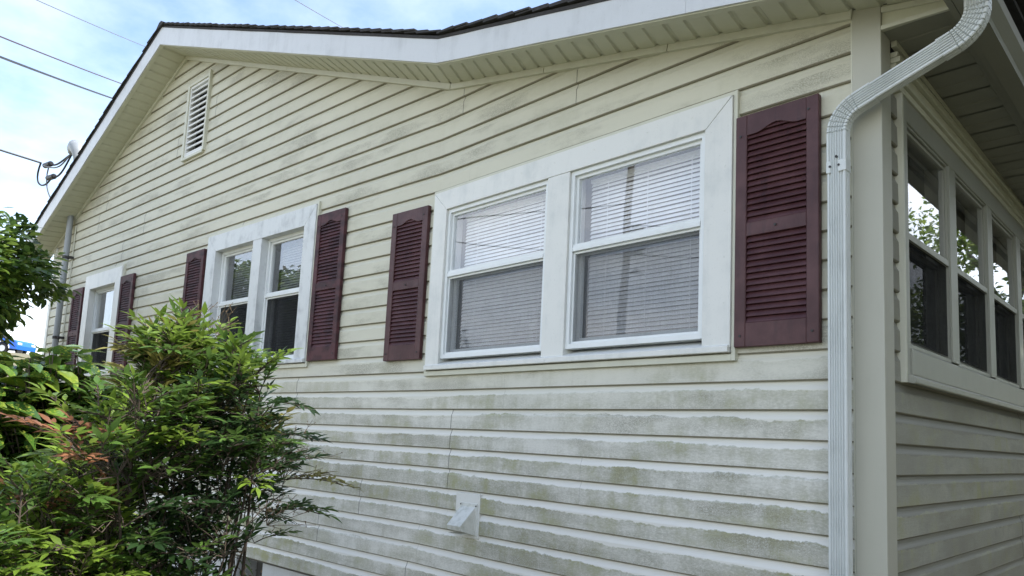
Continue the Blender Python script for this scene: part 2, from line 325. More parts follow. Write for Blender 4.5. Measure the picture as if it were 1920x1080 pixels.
def sheet(name, frame, rows, u0, u1, opens, mat, parent, left=None, right=None, step=0.5, wav=0.0, extra=()):
    """rows: (z, d, v). A sheet of boards between u0 and u1, cut by openings and by sloping ends."""
    zs = sorted({z for o in opens for z in (o[2], o[3])})
    rr = [rows[0]]
    for a, b in zip(rows, rows[1:]):
        for z in zs:
            if a[0] + 1e-4 < z < b[0] - 1e-4:
                t = (z - a[0]) / (b[0] - a[0]); rr.append((z, lerp(a[1], b[1], t), lerp(a[2], b[2], t)))
        rr.append(b)
    us = {u0, u1}
    for o in opens:
        for u in (o[0], o[1]):
            if u0 < u < u1: us.add(u)
    for u in extra:
        if u0 < u < u1: us.add(u)
    n = max(1, int((u1 - u0) / step))
    for i in range(1, n): us.add(u0 + (u1 - u0) * i / n)
    us = sorted(us)
    V = []; UV = []; F = []
    for z, d, v in rr:
        lo = left(z) if left else -1e9; hi = right(z) if right else 1e9
        for u in us:
            uu = min(max(u, lo), hi)
            w = wav * (math.sin(uu * 2.1 + z * 3.3) + 0.6 * math.sin(uu * 5.3 + z * 1.7 + 1.0)) if wav else 0
            V.append(frame(uu, d + w, z)); UV.append((uu, v))
    k = len(us)
    for j in range(len(rr) - 1):
        zm = (rr[j][0] + rr[j + 1][0]) / 2
        for i in range(k - 1):
            um = (us[i] + us[i + 1]) / 2
            if any(o[0] < um < o[1] and o[2] < zm < o[3] for o in opens): continue
            a, b, c, d = j * k + i, j * k + i + 1, (j + 1) * k + i + 1, (j + 1) * k + i
            if (Vector(V[a]) - Vector(V[b])).length < 1e-4 and (Vector(V[c]) - Vector(V[d])).length < 1e-4: continue
            F.append((a, b, c, d))
    if not F: return None
    # boards cut apart by an opening are separate pieces
    par = {}
    def find(i):
        while par.setdefault(i, i) != i: i = par[i]
        return i
    for f in F:
        for i in f[1:]: par[find(i)] = find(f[0])
    comps = {}
    for f in F: comps.setdefault(find(f[0]), []).append(f)
    if len(comps) > 1 and name == 'siding_panel':
        for ff in comps.values(): finish(name, V, UV, ff, mat, parent)
        return None
    return finish(name, V, UV, F, mat, parent)
def finish(name, V, UV, F, mat, parent):
    used = sorted({i for f in F for i in f}); mp = {o: i for i, o in enumerate(used)}
    me = bpy.data.meshes.new(name); me.from_pydata([V[i] for i in used], [], [tuple(mp[i] for i in f) for f in F])
    ul_ = me.uv_layers.new(name='UVMap'); UVu = [UV[i] for i in used]
    for lp in me.loops: ul_.data[lp.index].uv = UVu[lp.vertex_index]
    me.materials.append(M[mat]); o = bpy.data.objects.new(name, me); C.objects.link(o); o.parent = parent; return o
def course_rows(r):
    rows = []
    for c in range(2):
        for v, d in PROF: rows.append((r * 2 * CO + c * CO + v, d, r * 2 + c + min(v / CO, 0.998)))
    return rows
rnd = random.Random(3)
gable_wall = sheet('gable_wall', FA, [(-0.02 + 0.0635 * i, -0.03, 0) for i in range(83)], -11.19, -0.05, OPEN_F, 'room_dark', house, lambda z: ul(z) , lambda z: ur(z) + 0.04 if z < 3 else ur(z), 3.0, extra=(XK,))
KNOWN = {13: [-2.72], 4: [-2.66], 12: [-4.93], 14: [-6.6], 11: [-7.3], 2: [-2.66, -3.6], 3: [-2.66], 5: [-4.55], 1: [-4.1], 15: [-9.4, -6.75], 10: [-8.9]}
for r in range(0, 21):
    z0 = r * 2 * CO
    a, b = max(ul(z0), -11.19), ur(z0)
    if b - a < 0.15: continue
    seams = list(KNOWN.get(r, []))
    u = a + rnd.uniform(1.2, 3.4)
    while u < b - 0.8:
        if all(abs(u - s_) > 1.1 for s_ in seams): seams.append(u)
        u += rnd.uniform(2.8, 3.7)
    ends = [a] + sorted(s_ for s_ in seams if a + 0.3 < s_ < b - 0.2) + [b]
    for k, (e0, e1) in enumerate(zip(ends, ends[1:])):
        off = 0.0 if k % 2 else 0.0016
        rows = [(z, d + off, v) for z, d, v in course_rows(r)]
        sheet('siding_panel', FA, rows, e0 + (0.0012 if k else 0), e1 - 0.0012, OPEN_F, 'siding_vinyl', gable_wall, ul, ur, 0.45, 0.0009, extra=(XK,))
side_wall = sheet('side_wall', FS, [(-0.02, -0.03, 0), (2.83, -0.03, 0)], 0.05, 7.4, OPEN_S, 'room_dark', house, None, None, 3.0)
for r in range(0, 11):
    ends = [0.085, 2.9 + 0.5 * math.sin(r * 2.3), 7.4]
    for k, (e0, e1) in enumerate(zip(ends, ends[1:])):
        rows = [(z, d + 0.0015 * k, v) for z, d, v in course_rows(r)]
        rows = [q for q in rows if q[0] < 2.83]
        sheet('siding_panel', FS, rows, e0, e1 - 0.0015, OPEN_S, 'siding_vinyl_shaded', side_wall, None, None, 0.45, 0.0008)
# the far sides of the house, plain
b = MB(FL); b.box(-11.19, -11.13, -7.5, -0.05, 0.0, 3.55); lw_ = b.build('left_wall', 'trim_cream', house)
b = MB(FW); b.box(-11.2, -0.05, 7.40, 7.46, ZB, ZB + 2.9); b.build('back_wall', 'trim_cream', house)
b = MB(FW); b.box(-11.1, -0.06, 0.1, 7.3, ZB - 0.12, ZB - 0.04); b.build('floor_deck', 'room_dark', house)
# corner posts
b = MB(FW)
t_ = 0.012
for P in ([(-0.105, -t_), (t_, -t_), (t_, 0.10), (0.0, 0.10), (0.0, 0.0), (-0.105, 0.0)],):
    n = len(P); base = len(b.v)
    zt = [ZB + 2.975, ZB + 2.955, ZB + 2.84, ZB + 2.84, ZB + 2.84, ZB + 2.97]
    for (x, y), z in zip(P, zt): b.v.append((x, y, ZB - 0.03))
    for (x, y), z in zip(P, zt): b.v.append((x, y, z))
    for i in range(n): j = (i + 1) % n; b.f.append((base + i, base + j, base + n + j, base + n + i))
    b.f.append(tuple(base + i for i in reversed(range(n))))
b.build('corner_post', 'post_cream', house, 0.002)
b = MB(FW); b.box(-0.112, -0.1045, -0.006, 0.006, ZB - 0.02, ZB + 2.96); b.build('post_channel', 'trim_cream', house)
b = MB(FS); b.box(0.1, 0.108, -0.006, 0.006, -0.02, 2.83); b.build('post_channel', 'trim_cream', house)
b = MB(FL); b.box(-11.29, -11.19, -0.1, 0.012, -0.02, 3.56); b.build('corner_post', 'trim_white', house, 0.002)

# ---- foundation
b = MB(FA)
for u0, u1 in ((-11.2, -5.36), (-4.92, XK)): b.box(u0, u1, -0.25, -0.045, -ZB - 0.1, -0.005)
b.box(-5.36, -4.92, -0.25, -0.045, -ZB - 0.1, -0.34)
found = b.build('foundation', 'foundation_paint', house)
b = MB(FR); b.box(XK, -0.02, -0.25, -0.045, -ZB - 0.1, -0.005); b.build('foundation', 'foundation_paint', house)
b = MB(FS); b.box(0.0, 7.4, -0.25, -0.045, -ZB - 0.1, -0.005); b.build('foundation', 'foundation_paint', house)
b = MB(FL); b.box(-5.36, -4.92, -0.26, -0.24, -0.34, 0.0); b.build('vent_back', 'room_dark', found)
b = MB(FL)
for i in range(70):
    u = rnd.uniform(-5.35, -4.93); z = -0.33 + rnd.random() ** 1.4 * 0.24; d = rnd.uniform(-0.2, -0.07); s_ = rnd.uniform(0.012, 0.03); a = rnd.uniform(0, 6.28)
    b.quad((u, d, z), (u + s_ * math.cos(a), d + 0.01, z + s_ * math.sin(a)), (u + s_ * 1.4 * math.cos(a + 0.5), d + 0.004, z + s_ * 1.4 * math.sin(a + 0.5)), (u + s_ * math.cos(a + 1.1), d - 0.006, z + s_ * math.sin(a + 1.1)))
tag(b.build('dry_leaves', 'dry_leaf', found), kind='stuff')

# ---- roof: rake soffit, fascia, shingles
def V3(f, u, d, z): return Vector(f(u, d, z))
OV = 0.30
wallN = [V3(FL, -11.60, 0, 3.600 - 0.35 * 0.428), V3(FL, WP[0], 0, WP[1]), V3(FR, WB[0], 0, WB[1]), V3(FR, 0.42, 0, 2.950 - 0.42 * 0.211)]
fasN = [V3(FL, -11.55, OV, 3.405), V3(FL, -7.36, OV, 5.253), V3(FR, -2.63, OV, 3.506), V3(FR, 0.42, OV, 2.816)]
FH = [0.228, 0.200, 0.165, 0.140]
up = Vector((0, 0, 1))
rake_soffit = []
SEG = ['left_slope', 'right_slope', 'porch_slope']
for k in range(3):
    A, B, A2, B2 = wallN[k], wallN[k + 1], fasN[k], fasN[k + 1]
    # the soffit board carries its panels
    b = MB(); off = up * 0.03
    if k == 2:
        tE = (0.30 + 2.845) / (0.42 + 2.845)
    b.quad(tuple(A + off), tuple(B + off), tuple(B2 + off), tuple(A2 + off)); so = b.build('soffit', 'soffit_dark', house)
    L = (B - A).length; n = round(L / 0.127)
    # panel layout runs from the low end up
    for i in range(n):
        t0, t1 = i / n, (i + 1) / n
        if k == 2 and t0 > 0.985: continue
        cs = [(0.0, 0.0), (0.74, 0.0), (0.82, 0.010), (0.92, 0.012), (0.925, 0.024), (0.965, 0.024), (0.97, 0.0), (1.0, 0.0)]
        b = MB(); base = 0; dz = rnd.uniform(-0.0008, 0.0008)
        for c, h in cs:
            t = lerp(t0, t1, c)
            for w in (0.004, 0.985):
                q = (A.lerp(B, t)).lerp(A2.lerp(B2, t), w) + up * (h + dz); b.v.append(tuple(q))
        for j in range(len(cs) - 1): b.f.append((2 * j, 2 * j + 1, 2 * j + 3, 2 * j + 2))
        b.build('soffit_panel', 'soffit_cream', so)
    # frieze channel along the wall
    T = (B - A).normalized(); out = Vector((0, -1, 0)); dn = T.cross(out); dn = dn if dn.z < 0 else -dn
    b = MB()
    tt = [(0.0, 0.5), (0.5, 1.0)] if k != 2 else [(0.0, 0.28), (0.281, 0.555), (0.556, 0.842)]
    for a0, a1 in tt:
        b = MB(); P0 = A.lerp(B, a0) + up * 0.005; P1 = A.lerp(B, a1 - 0.0006) + up * 0.005
        pts = []
        for P_ in (P0, P1): pts.append([P_ - out * 0.012, P_ + out * 0.022, P_ + out * 0.020 + dn * 0.042, P_ - out * 0.012 + dn * 0.042])
        b.hexa([tuple(q) for q in pts[0]] + [tuple(q) for q in pts[1]]); b.build('frieze_trim', 'trim_cream', house, 0.0015)
    # fascia
    tt = {0: [(0, 0.55), (0.55, 1)], 1: [(0, 0.085), (0.085, 0.55), (0.55, 1)], 2: [(0, 0.62), (0.62, 1)]}[k]
    for a0, a1 in tt:
        b = MB(); nseg = 8; rows = []
        for i in range(nseg + 1):
            t = lerp(a0, a1 - 0.0004, i / nseg); q = A2.lerp(B2, t); h = lerp(FH[k], FH[k + 1], t); w = 0.0015 * math.sin(t * 37 + k) 
            rows.append([q + out * (0.0 + w), q + out * (0.012 + w), q + out * (0.010 + w) + up * h, q + up * h])
        n0 = 0
        for r_ in rows: b.v += [tuple(x) for x in r_]
        for i in range(nseg):
            for j in range(4):
                j2 = (j + 1) % 4; b.f.append((i * 4 + j, i * 4 + j2, i * 4 + 4 + j2, i * 4 + 4 + j))
        b.f.append((0, 1, 2, 3)); b.f.append((nseg * 4 + 3, nseg * 4 + 2, nseg * 4 + 1, nseg * 4))
        b.build('fascia_board', 'fascia_white', house)
    # the return that closes fascia to soffit
    b = MB(); b.hexa([tuple(A2), tuple(A2 - out * 0.035), tuple(A2 - out * 0.035 + up * 0.008), tuple(A2 + up * 0.008), tuple(B2), tuple(B2 - out * 0.035), tuple(B2 - out * 0.035 + up * 0.008), tuple(B2 + up * 0.008)])
    for i in range(len(b.v)): b.v[i] = (b.v[i][0], b.v[i][1], b.v[i][2] - 0.006)
    b.build('fascia_return', 'soffit_cream', house)
    # deck and shingles
    back = Vector((0, 8.0, 0))
    A3 = A2 + up * FH[k]; B3 = B2 + up * FH[k + 1]
    b = MB(); e = out * 0.014
    b.hexa([tuple(A3 + e), tuple(B3 + e), tuple(B3 + back), tuple(A3 + back), tuple(A3 + e + up * 0.022), tuple(B3 + e + up * 0.022), tuple(B3 + back + up * 0.022), tuple(A3 + back + up * 0.022)])
    deck = b.build('roof_deck', 'shingle', house)
    hi, lo = (B3, A3) if B3.z > A3.z else (A3, B3)
    S = hi - lo; Ls = S.length; T = S.normalized(); nrm = T.cross(Vector((0, 1, 0))); nrm = nrm if nrm.z > 0 else -nrm
    n = int(Ls / 0.142)
    for i in range(n + 1):
        s0 = i * 0.142 - 0.02; s1 = min(s0 + 0.26, Ls)
        if s1 - s0 < 0.05: continue
        f0 = out * (0.030 + rnd.uniform(-0.007, 0.007)); f1 = f0 + out * rnd.uniform(-0.004, 0.004)
        q0, q1 = lo + T * s0, lo + T * s1; base0 = nrm * 0.026 + up * 0; lift = 0.017 + rnd.uniform(0, 0.004); th = 0.011
        P = [q0 + f0 + base0 + nrm * lift, q1 + f1 + base0, q1 + back + base0, q0 + back + base0 + nrm * lift]
        b = MB(); b.hexa([tuple(x) for x in P] + [tuple(x + nrm * th) for x in P]); b.build('shingle_course', 'shingle', deck)
# ridge cap
P = fasN[1] + up * (FH[1] + 0.045)
b = MB(); b.hexa([tuple(P + Vector(q)) for q in ((-0.14, -0.036, -0.052), (0.14, -0.036, -0.045), (0.14, 8, -0.045), (-0.14, 8, -0.052), (-0.03, -0.036, 0.012), (0.03, -0.036, 0.012), (0.03, 8, 0.012), (-0.03, 8, 0.012))]); b.build('ridge_cap', 'shingle', house, 0.004)

# ---- eave over the side wall: flat vented soffit, fascia, gutter
ES, EX = 2.845, 0.275
def ez(y): return ES - 0.018 * max(0, y)
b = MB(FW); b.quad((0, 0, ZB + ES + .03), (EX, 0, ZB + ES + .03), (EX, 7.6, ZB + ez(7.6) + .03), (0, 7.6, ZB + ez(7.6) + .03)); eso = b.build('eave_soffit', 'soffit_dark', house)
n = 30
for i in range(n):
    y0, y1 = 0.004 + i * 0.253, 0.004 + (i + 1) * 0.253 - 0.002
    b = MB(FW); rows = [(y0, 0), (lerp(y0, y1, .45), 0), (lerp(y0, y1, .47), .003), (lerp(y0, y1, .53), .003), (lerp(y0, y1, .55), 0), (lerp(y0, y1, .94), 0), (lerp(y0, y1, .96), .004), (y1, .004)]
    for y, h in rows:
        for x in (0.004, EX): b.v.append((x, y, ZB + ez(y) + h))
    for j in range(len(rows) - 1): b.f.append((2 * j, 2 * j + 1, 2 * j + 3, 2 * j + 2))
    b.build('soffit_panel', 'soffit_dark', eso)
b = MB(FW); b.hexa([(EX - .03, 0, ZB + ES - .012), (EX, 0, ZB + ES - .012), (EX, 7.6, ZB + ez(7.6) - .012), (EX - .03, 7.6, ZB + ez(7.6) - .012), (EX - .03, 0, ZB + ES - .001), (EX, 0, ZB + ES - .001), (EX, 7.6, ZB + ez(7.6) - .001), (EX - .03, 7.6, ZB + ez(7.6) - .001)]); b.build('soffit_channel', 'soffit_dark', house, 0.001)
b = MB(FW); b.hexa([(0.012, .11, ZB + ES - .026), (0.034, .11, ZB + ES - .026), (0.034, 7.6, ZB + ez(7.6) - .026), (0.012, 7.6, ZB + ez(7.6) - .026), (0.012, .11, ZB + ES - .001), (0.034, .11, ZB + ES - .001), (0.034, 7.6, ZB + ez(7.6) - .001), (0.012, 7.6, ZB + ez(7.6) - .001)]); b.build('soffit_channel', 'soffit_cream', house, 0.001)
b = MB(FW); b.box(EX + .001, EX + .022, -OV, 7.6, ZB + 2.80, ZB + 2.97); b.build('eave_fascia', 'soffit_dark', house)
# closed end of the eave box with its two channels
b = MB(FW); b.hexa([(t_ + .001, 0.0, ZB + ES - .004), (EX, 0.0, ZB + ES - .004), (EX, 0.012, ZB + ES - .004), (t_ + .001, 0.012, ZB + ES - .004), (t_ + .001, 0.0, ZB + 2.955), (EX, 0.0, ZB + 2.898), (EX, 0.012, ZB + 2.898), (t_ + .001, 0.012, ZB + 2.955)]); b.build('eave_end', 'soffit_cream', house)
for z0, z1, h, dd in ((2.918, 2.872, 0.024, 0.012), (ES - .006, ES - .018, 0.018, 0.016)):
    b = MB(FW); x0, x1 = t_ + .002, EX - .01
    b.hexa([(x0, -dd, ZB + z0), (x1, -dd, ZB + z1), (x1, -.001, ZB + z1), (x0, -.001, ZB + z0), (x0, -dd, ZB + z0 + h), (x1, -dd, ZB + z1 + h), (x1, -.001, ZB + z1 + h), (x0, -.001, ZB + z0 + h)]); b.build('end_channel', 'trim_cream', house, 0.001)
# gutter: K-style section swept along the eave
gp = [(EX + .024, 2.93), (EX + .024, 2.805), (EX + .095, 2.80), (EX + .098, 2.828), (EX + .112, 2.848), (EX + .128, 2.872), (EX + .131, 2.915), (EX + .120, 2.918), (EX + .120, 2.912), (EX + .127, 2.908), (EX + .124, 2.876), (EX + .108, 2.853), (EX + .094, 2.832), (EX + .091, 2.804), (EX + .028, 2.809), (EX + .028, 2.93)]
b = MB(FW); k = len(gp)
for y in (-OV - .01, 7.6):
    for x, z in gp: b.v.append((x, y, ZB + z - 0.018 * max(0, y)))
for i in range(k): j = (i + 1) % k; b.f.append((i, j, k + j, k + i))
gut = b.build('gutter', 'soffit_dark', house)
b = MB(FW); b.prism([(x, z + ZB) for x, z in gp[:8]], -OV - .012, -OV - .009); b.build('end_cap', 'soffit_dark', gut)

# ---- downspout on the corner
ds = empty('downspout'); ds.parent = house; ds['label'] = 'ribbed white downspout with two elbows at the corner'
DW, DT, DC = 0.076, 0.050, 0.088
def ds_profile():
    P = []; n = 6; e = 0.0075       # front face with ribs
    P.append((-DW / 2 + 0.004, -DT / 2)); P.append((-DW / 2, -DT / 2 + 0.004)); P.append((-DW / 2, DT / 2 - 0.004)); P.append((-DW / 2 + 0.004, DT / 2))
    for i in range(n):
        c = -DW / 2 + 0.0135 + i * (DW - 0.027) / (n - 1)
        P += [(c - 0.0040, DT / 2), (c - 0.0022, DT / 2 - 0.0068), (c + 0.0022, DT / 2 - 0.0068), (c + 0.0040, DT / 2)]
    P += [(DW / 2 - 0.004, DT / 2), (DW / 2, DT / 2 - 0.004)]
    for c in (0.007, -0.007): P += [(DW / 2, c + 0.004), (DW / 2 - 0.0022, c + 0.0014), (DW / 2 - 0.0022, c - 0.0014), (DW / 2, c - 0.004)]
    P += [(DW / 2, -DT / 2 + 0.004), (DW / 2 - 0.004, -DT / 2)]
    return P
DP = ds_profile()
def ds_sweep(path, name, scale=1.0, cap=True):
    """path: (x, z, tx, tz, scale)"""
    b = MB(); k = len(DP)
    for x, z, tx, tz, sc in path:
        nx_, nz_ = tz, -tx; fo = 0.0
        if sc < 0.95 and sc > 0.92: fo, sc = -0.0065, 1.02      # the bottom of a crimp
        for w, dd in DP: b.v.append((x + nx_ * w * sc * scale, -(DC + dd * sc * scale + (fo if dd > 0 else 0)), ZB + z + nz_ * w * sc * scale))
    for i in range(len(path) - 1):
        for j in range(k):
            j2 = (j + 1) % k; b.f.append((i * k + j, i * k + j2, (i + 1) * k + j2, (i + 1) * k + j))
    if cap: b.f.append(tuple(range(k))); b.f.append(tuple(reversed(range((len(path) - 1) * k, len(path) * k))))
    return b.build(name, 'downspout_white', ds)
X0 = -0.134; TH = R(70)
ds_sweep([(X0, -0.50, 0, 1, 1), (X0, 1.0, 0, 1, 1), (X0, 2.315, 0, 1, 1)], 'pipe')
def elbow(cx_, cz_, r_, a0, a1, sgn):
    """crimped bend: rings step in and out"""
    path = []; n = 7
    for i in range(n + 1):
        a = lerp(a0, a1, i / n)
        for s_, da in ((1.06, -0.030), (0.94, 0.0), (1.06, 0.010)):
            aa = a + da
            path.append((cx_ + sgn * -r_ * math.cos(aa), cz_ + r_ * math.sin(aa), sgn * math.sin(aa), math.cos(aa), s_))
    return path
r_ = 0.118
e1 = [(X0, 2.262, 0, 1, 1.06), (X0, 2.405, 0, 1, 1.06)] + elbow(X0 + r_, 2.405, r_, 0.05, TH - 0.03, 1)
xe, ze = X0 + r_ * (1 - math.cos(TH)), 2.405 + r_ * math.sin(TH)
tx, tz = math.sin(TH), math.cos(TH)
e1 += [(xe + tx * .07, ze + tz * .07, tx, tz, 1.07), (xe + tx * .071, ze + tz * .071, tx, tz, 0.9)]
ds_sweep(e1, 'elbow')
x2, z2 = 0.300, ze + (0.300 - xe) * tz / tx
ds_sweep([(xe + tx * .055, ze + tz * .055, tx, tz, 0.985), (x2 - tx * .03, z2 - tz * .03, tx, tz, 0.985)], 'pipe')
cxu, czu = x2 - tz * r_, z2 + tx * r_
# second bend turns back up to the gutter
e2 = [(x2 - tx * .051, z2 - tz * .051, tx, tz, 0.9), (x2 - tx * .05, z2 - tz * .05, tx, tz, 1.07), (x2, z2, tx, tz, 1.06)]
nb = 8
for i in range(nb + 1):
    a = lerp(0.03, TH - 0.02, i / nb)
    for s_, da in ((1.06, -0.030), (0.94, 0.0), (1.06, 0.010)):
        an = TH - (a + da)          # angle of the tangent from vertical
        e2.append((cxu + r_ * math.cos(an), czu - r_ * math.sin(an), math.sin(an), math.cos(an), s_))
e2.append((cxu + r_, czu + 0.07, 0, 1, 1.035))
ds_sweep(e2, 'elbow')
for u0, u1 in ((X0 - DW / 2 - .002, X0 - DW / 2 + .017), (X0 + .008, X0 + DW / 2 + .003)):
    b = MB(FR); b.box(u0, u1, DC - DT / 2, DC + DT / 2 + .0035, 2.235, 2.285); b.build('strap', 'downspout_white', ds, 0.002)
for u, z in ((X0 - .024, 2.262), (X0 + .002, 2.300), (X0 + .012, 2.262)):
    b = MB(FR); b.tube([(u, DC + DT / 2 - .001, z), (u, DC + DT / 2 + .0055, z)], 0.0052, 8); b.build('screw', 'screw_dark', ds)
# ---- windows
def framebars(b, u0, u1, z0, z1, w, d0, d1, wb=None):
    wb = wb or w
    b.box(u0, u0 + w, d0, d1, z0, z1); b.box(u1 - w, u1, d0, d1, z0, z1)
    b.box(u0 + w, u1 - w, d0, d1 , z1 - w, z1 ); b.box(u0 + w, u1 - w, d0, d1, z0, z0 + wb)
rb_ = random.Random(9)
def blind(f, u0, u1, z0, z1, d, parent, mat='blind_white', ang=62, pitch=0.0235):
    b = MB(f); a = R(ang); h = 0.0125; z = z1 - 0.03
    while z > z0:
        aa = a + R(rb_.uniform(-5, 5)); c, s_ = math.cos(aa) * h, math.sin(aa) * h; w0, w1 = rb_.uniform(-.0015, .0015), rb_.uniform(-.0015, .0015)
        b.quad((u0, d + c, z - s_ + w0), (u1, d + c, z - s_ + w1), (u1, d - 0.0, z + 0.002 + w1), (u0, d, z + 0.002 + w0)); b.quad((u0, d, z + 0.002 + w0), (u1, d, z + 0.002 + w1), (u1, d - c, z + s_ + w1), (u0, d - c, z + s_ + w0))
        z -= pitch
    b.box(u0, u1, d - 0.015, d + 0.015, z1 - 0.022, z1)
    o = tag(b.build('blind', mat, parent), kind='stuff')
    b = MB(f)
    for t in (0.16, 0.5, 0.84): b.box(lerp(u0, u1, t) - 0.0015, lerp(u0, u1, t) + 0.0015, d + 0.0125, d + 0.0135, z0, z1)
    b.build('blind_cord', mat, parent)
    return o
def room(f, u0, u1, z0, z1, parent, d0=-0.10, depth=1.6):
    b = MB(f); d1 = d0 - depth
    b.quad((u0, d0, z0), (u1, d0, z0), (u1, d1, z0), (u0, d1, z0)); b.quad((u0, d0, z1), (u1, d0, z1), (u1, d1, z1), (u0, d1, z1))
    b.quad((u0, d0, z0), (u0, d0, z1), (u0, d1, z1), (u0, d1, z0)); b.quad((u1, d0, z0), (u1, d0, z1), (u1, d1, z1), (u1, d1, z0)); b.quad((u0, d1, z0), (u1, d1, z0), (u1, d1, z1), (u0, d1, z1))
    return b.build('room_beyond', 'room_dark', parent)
def window(f, outer, opens, oz, zm, rec, hang, label, cw=None, screen='screen_mesh', trim='trim_white'):
    u0, u1, z0, z1 = outer; a0, a1 = oz
    w = empty('window'); w.parent = house; w['label'] = label
    L0, R0 = opens[0][0], opens[-1][1]; g = 0.0018; D0, D1 = -0.12, 0.030
    b = MB(f); b.prism([(u0, z1), (u1, z1), (R0 + g, a1), (L0 - g, a1)], D0, D1); b.build('head_casing', trim, w, 0.0015)
    b = MB(f); b.prism([(u0 - 0, z0), (L0, z0), (L0, a1 - g * 1.5), (u0, z1 - g * 1.5)], D0, D1); b.build('jamb_casing', trim, w, 0.0015)
    b = MB(f); b.prism([(R0, z0), (u1, z0), (u1, z1 - g * 2.2), (R0, a1 - g * 2.2)], D0, D1); b.build('jamb_casing', trim, w, 0.0015)
    for (p0, p1), (q0, q1) in zip(opens, opens[1:]):
        b = MB(f); b.box(p1, q0, D0, D1 - 0.002, z0, a1 - 0.001); b.build('mullion', trim, w, 0.0015)
    b = MB(f)                                  # sloping sill with a drip edge
    b.prism([(-0.10, z0 - 0.01), (0.040, z0 - 0.024), (0.044, z0 - 0.020), (0.044, z0 + 0.006), (0.030, z0 + 0.014), (-0.10, a0)], u0 + 0.004, u1 - 0.004, axis='u')
    sl = b.build('sill', trim, w, 0.0015)
    b = MB(f)                                  # J-channel round the casing
    b.box(u0 - 0.022, u0 - 0.002, -0.02, 0.018, z0 - 0.060, z1 + 0.022); b.box(u1 + 0.002, u1 + 0.022, -0.02, 0.020, z0 - 0.060, z1 + 0.022)
    b.box(u0 - 0.002, u1 + 0.002, -0.02, 0.019, z1 + 0.002, z1 + 0.022); b.box(u0 - 0.002, u1 + 0.002, -0.02, 0.022, z0 - 0.060, z0 - 0.030)
    b.build('channel', 'trim_cream', w, 0.001)
    b = MB(f)
    for i in range(7):
        t = (i + 0.5) / 7; u = lerp(u0 + .05, u1 - .05, t) + 0.03 * math.sin(i * 4.1)
        b.tube([(u, D1 - .001, z1 - 0.05), (u, D1 + .0022, z1 - 0.05)], 0.0034, 6); b.tube([(u, 0.042, z0 - .008), (u, 0.0465, z0 - .008)], 0.0034, 6)
    for i in range(4):
        z = lerp(z0 + .1, a1 - .1, (i + .5) / 4)
        for u in (u0 + .03, u1 - .035): b.tube([(u, D1 - .001, z), (u, D1 + .0022, z)], 0.0034, 6)
    b.build('nails', trim, w)
    for k, (p0, p1) in enumerate(opens):
        b = MB(f); framebars(b, p0 + .001, p1 - .001, a0 - .01, a1 - .001, 0.026, rec - 0.052, rec + 0.004); b.build('window_frame', 'sash_white', w, 0.001)
        i0, i1 = p0 + .027, p1 - .027
        b = MB(f); framebars(b, i0, i1, zm - 0.005, a1 - .027, 0.020, rec - 0.040, rec - 0.014, 0.030); b.build('upper_sash', 'sash_white', w, 0.001)
        b = MB(f); b.box(i0 + .003, i1 - .003, rec - .012, rec + .006, zm - 0.018, zm + 0.006); b.box(i0 + .003, i1 - .003, rec - .012, rec + .0, zm + 0.0065, zm + 0.024); b.build('meeting_rail', 'sash_white', w, 0.001)
        b = MB(f); framebars(b, i0, i1, a0 + .016, zm - .006, 0.024, rec - 0.080, rec - 0.054, 0.038); b.build('lower_sash', 'sash_white', w, 0.001)
        b = MB(f); d = rec - .026; b.quad((i0 + .018, d, zm + .02), (i1 - .018, d, zm + .02), (i1 - .018, d, a1 - .045), (i0 + .018, d, a1 - .045)); b.build('pane', 'window_glass', w)
        b = MB(f); d = rec - .066; b.quad((i0 + .02, d, a0 + .05), (i1 - .02, d, a0 + .05), (i1 - .02, d, zm - .025), (i0 + .02, d, zm - .025)); b.build('pane', 'window_glass', w)
        if screen:
            b = MB(f); framebars(b, i0 + .001, i1 - .001, a0 + .017, zm - .019, 0.013, rec - 0.020, rec - 0.010); b.build('screen_frame', 'sash_white', w, 0.001)
            b = MB(f); d = rec - .0145; b.quad((i0 + .012, d, a0 + .03), (i1 - .012, d, a0 + .03), (i1 - .012, d, zm - .03), (i0 + .012, d, zm - .03)); b.build('screen', screen, w)
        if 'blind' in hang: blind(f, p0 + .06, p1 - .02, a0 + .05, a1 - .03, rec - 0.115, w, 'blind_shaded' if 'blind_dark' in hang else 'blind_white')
        if 'blind_low' in hang: pass
        if 'curtain' in hang:
            b = MB(f); n = 60
            for i in range(n):
                ua, ub = lerp(p0 + .10, p1 + .05, i / n), lerp(p0 + .10, p1 + .05, (i + 1) / n)
                da, db = rec - .17 - .012 * math.sin(i * .9), rec - .17 - .012 * math.sin((i + 1) * .9)
                b.quad((ua, da, a0 - .1), (ub, db, a0 - .1), (ub, db, a1 + .05), (ua, da, a1 + .05))
            b.build('curtain', 'curtain_white', w, smooth=True)
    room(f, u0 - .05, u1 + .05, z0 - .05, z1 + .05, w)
    return w
window(FR, (-2.938, -0.652, 1.555, 2.765), [(-2.800, -1.850), (-1.680, -0.798)], (1.618, 2.632), 2.178, 0.008, ('blind',), 'wide white twin window with closed blinds beside the downspout')
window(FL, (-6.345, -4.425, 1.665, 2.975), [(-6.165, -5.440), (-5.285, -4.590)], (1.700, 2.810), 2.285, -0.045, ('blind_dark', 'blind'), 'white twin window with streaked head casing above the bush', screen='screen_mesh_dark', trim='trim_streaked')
window(FL, (-9.760, -8.545, 1.665, 2.965), [(-9.580, -8.735)], (1.700, 2.780), 2.240, -0.045, ('curtain',), 'narrow single window at the far left of the gable wall', screen='screen_mesh_dark')

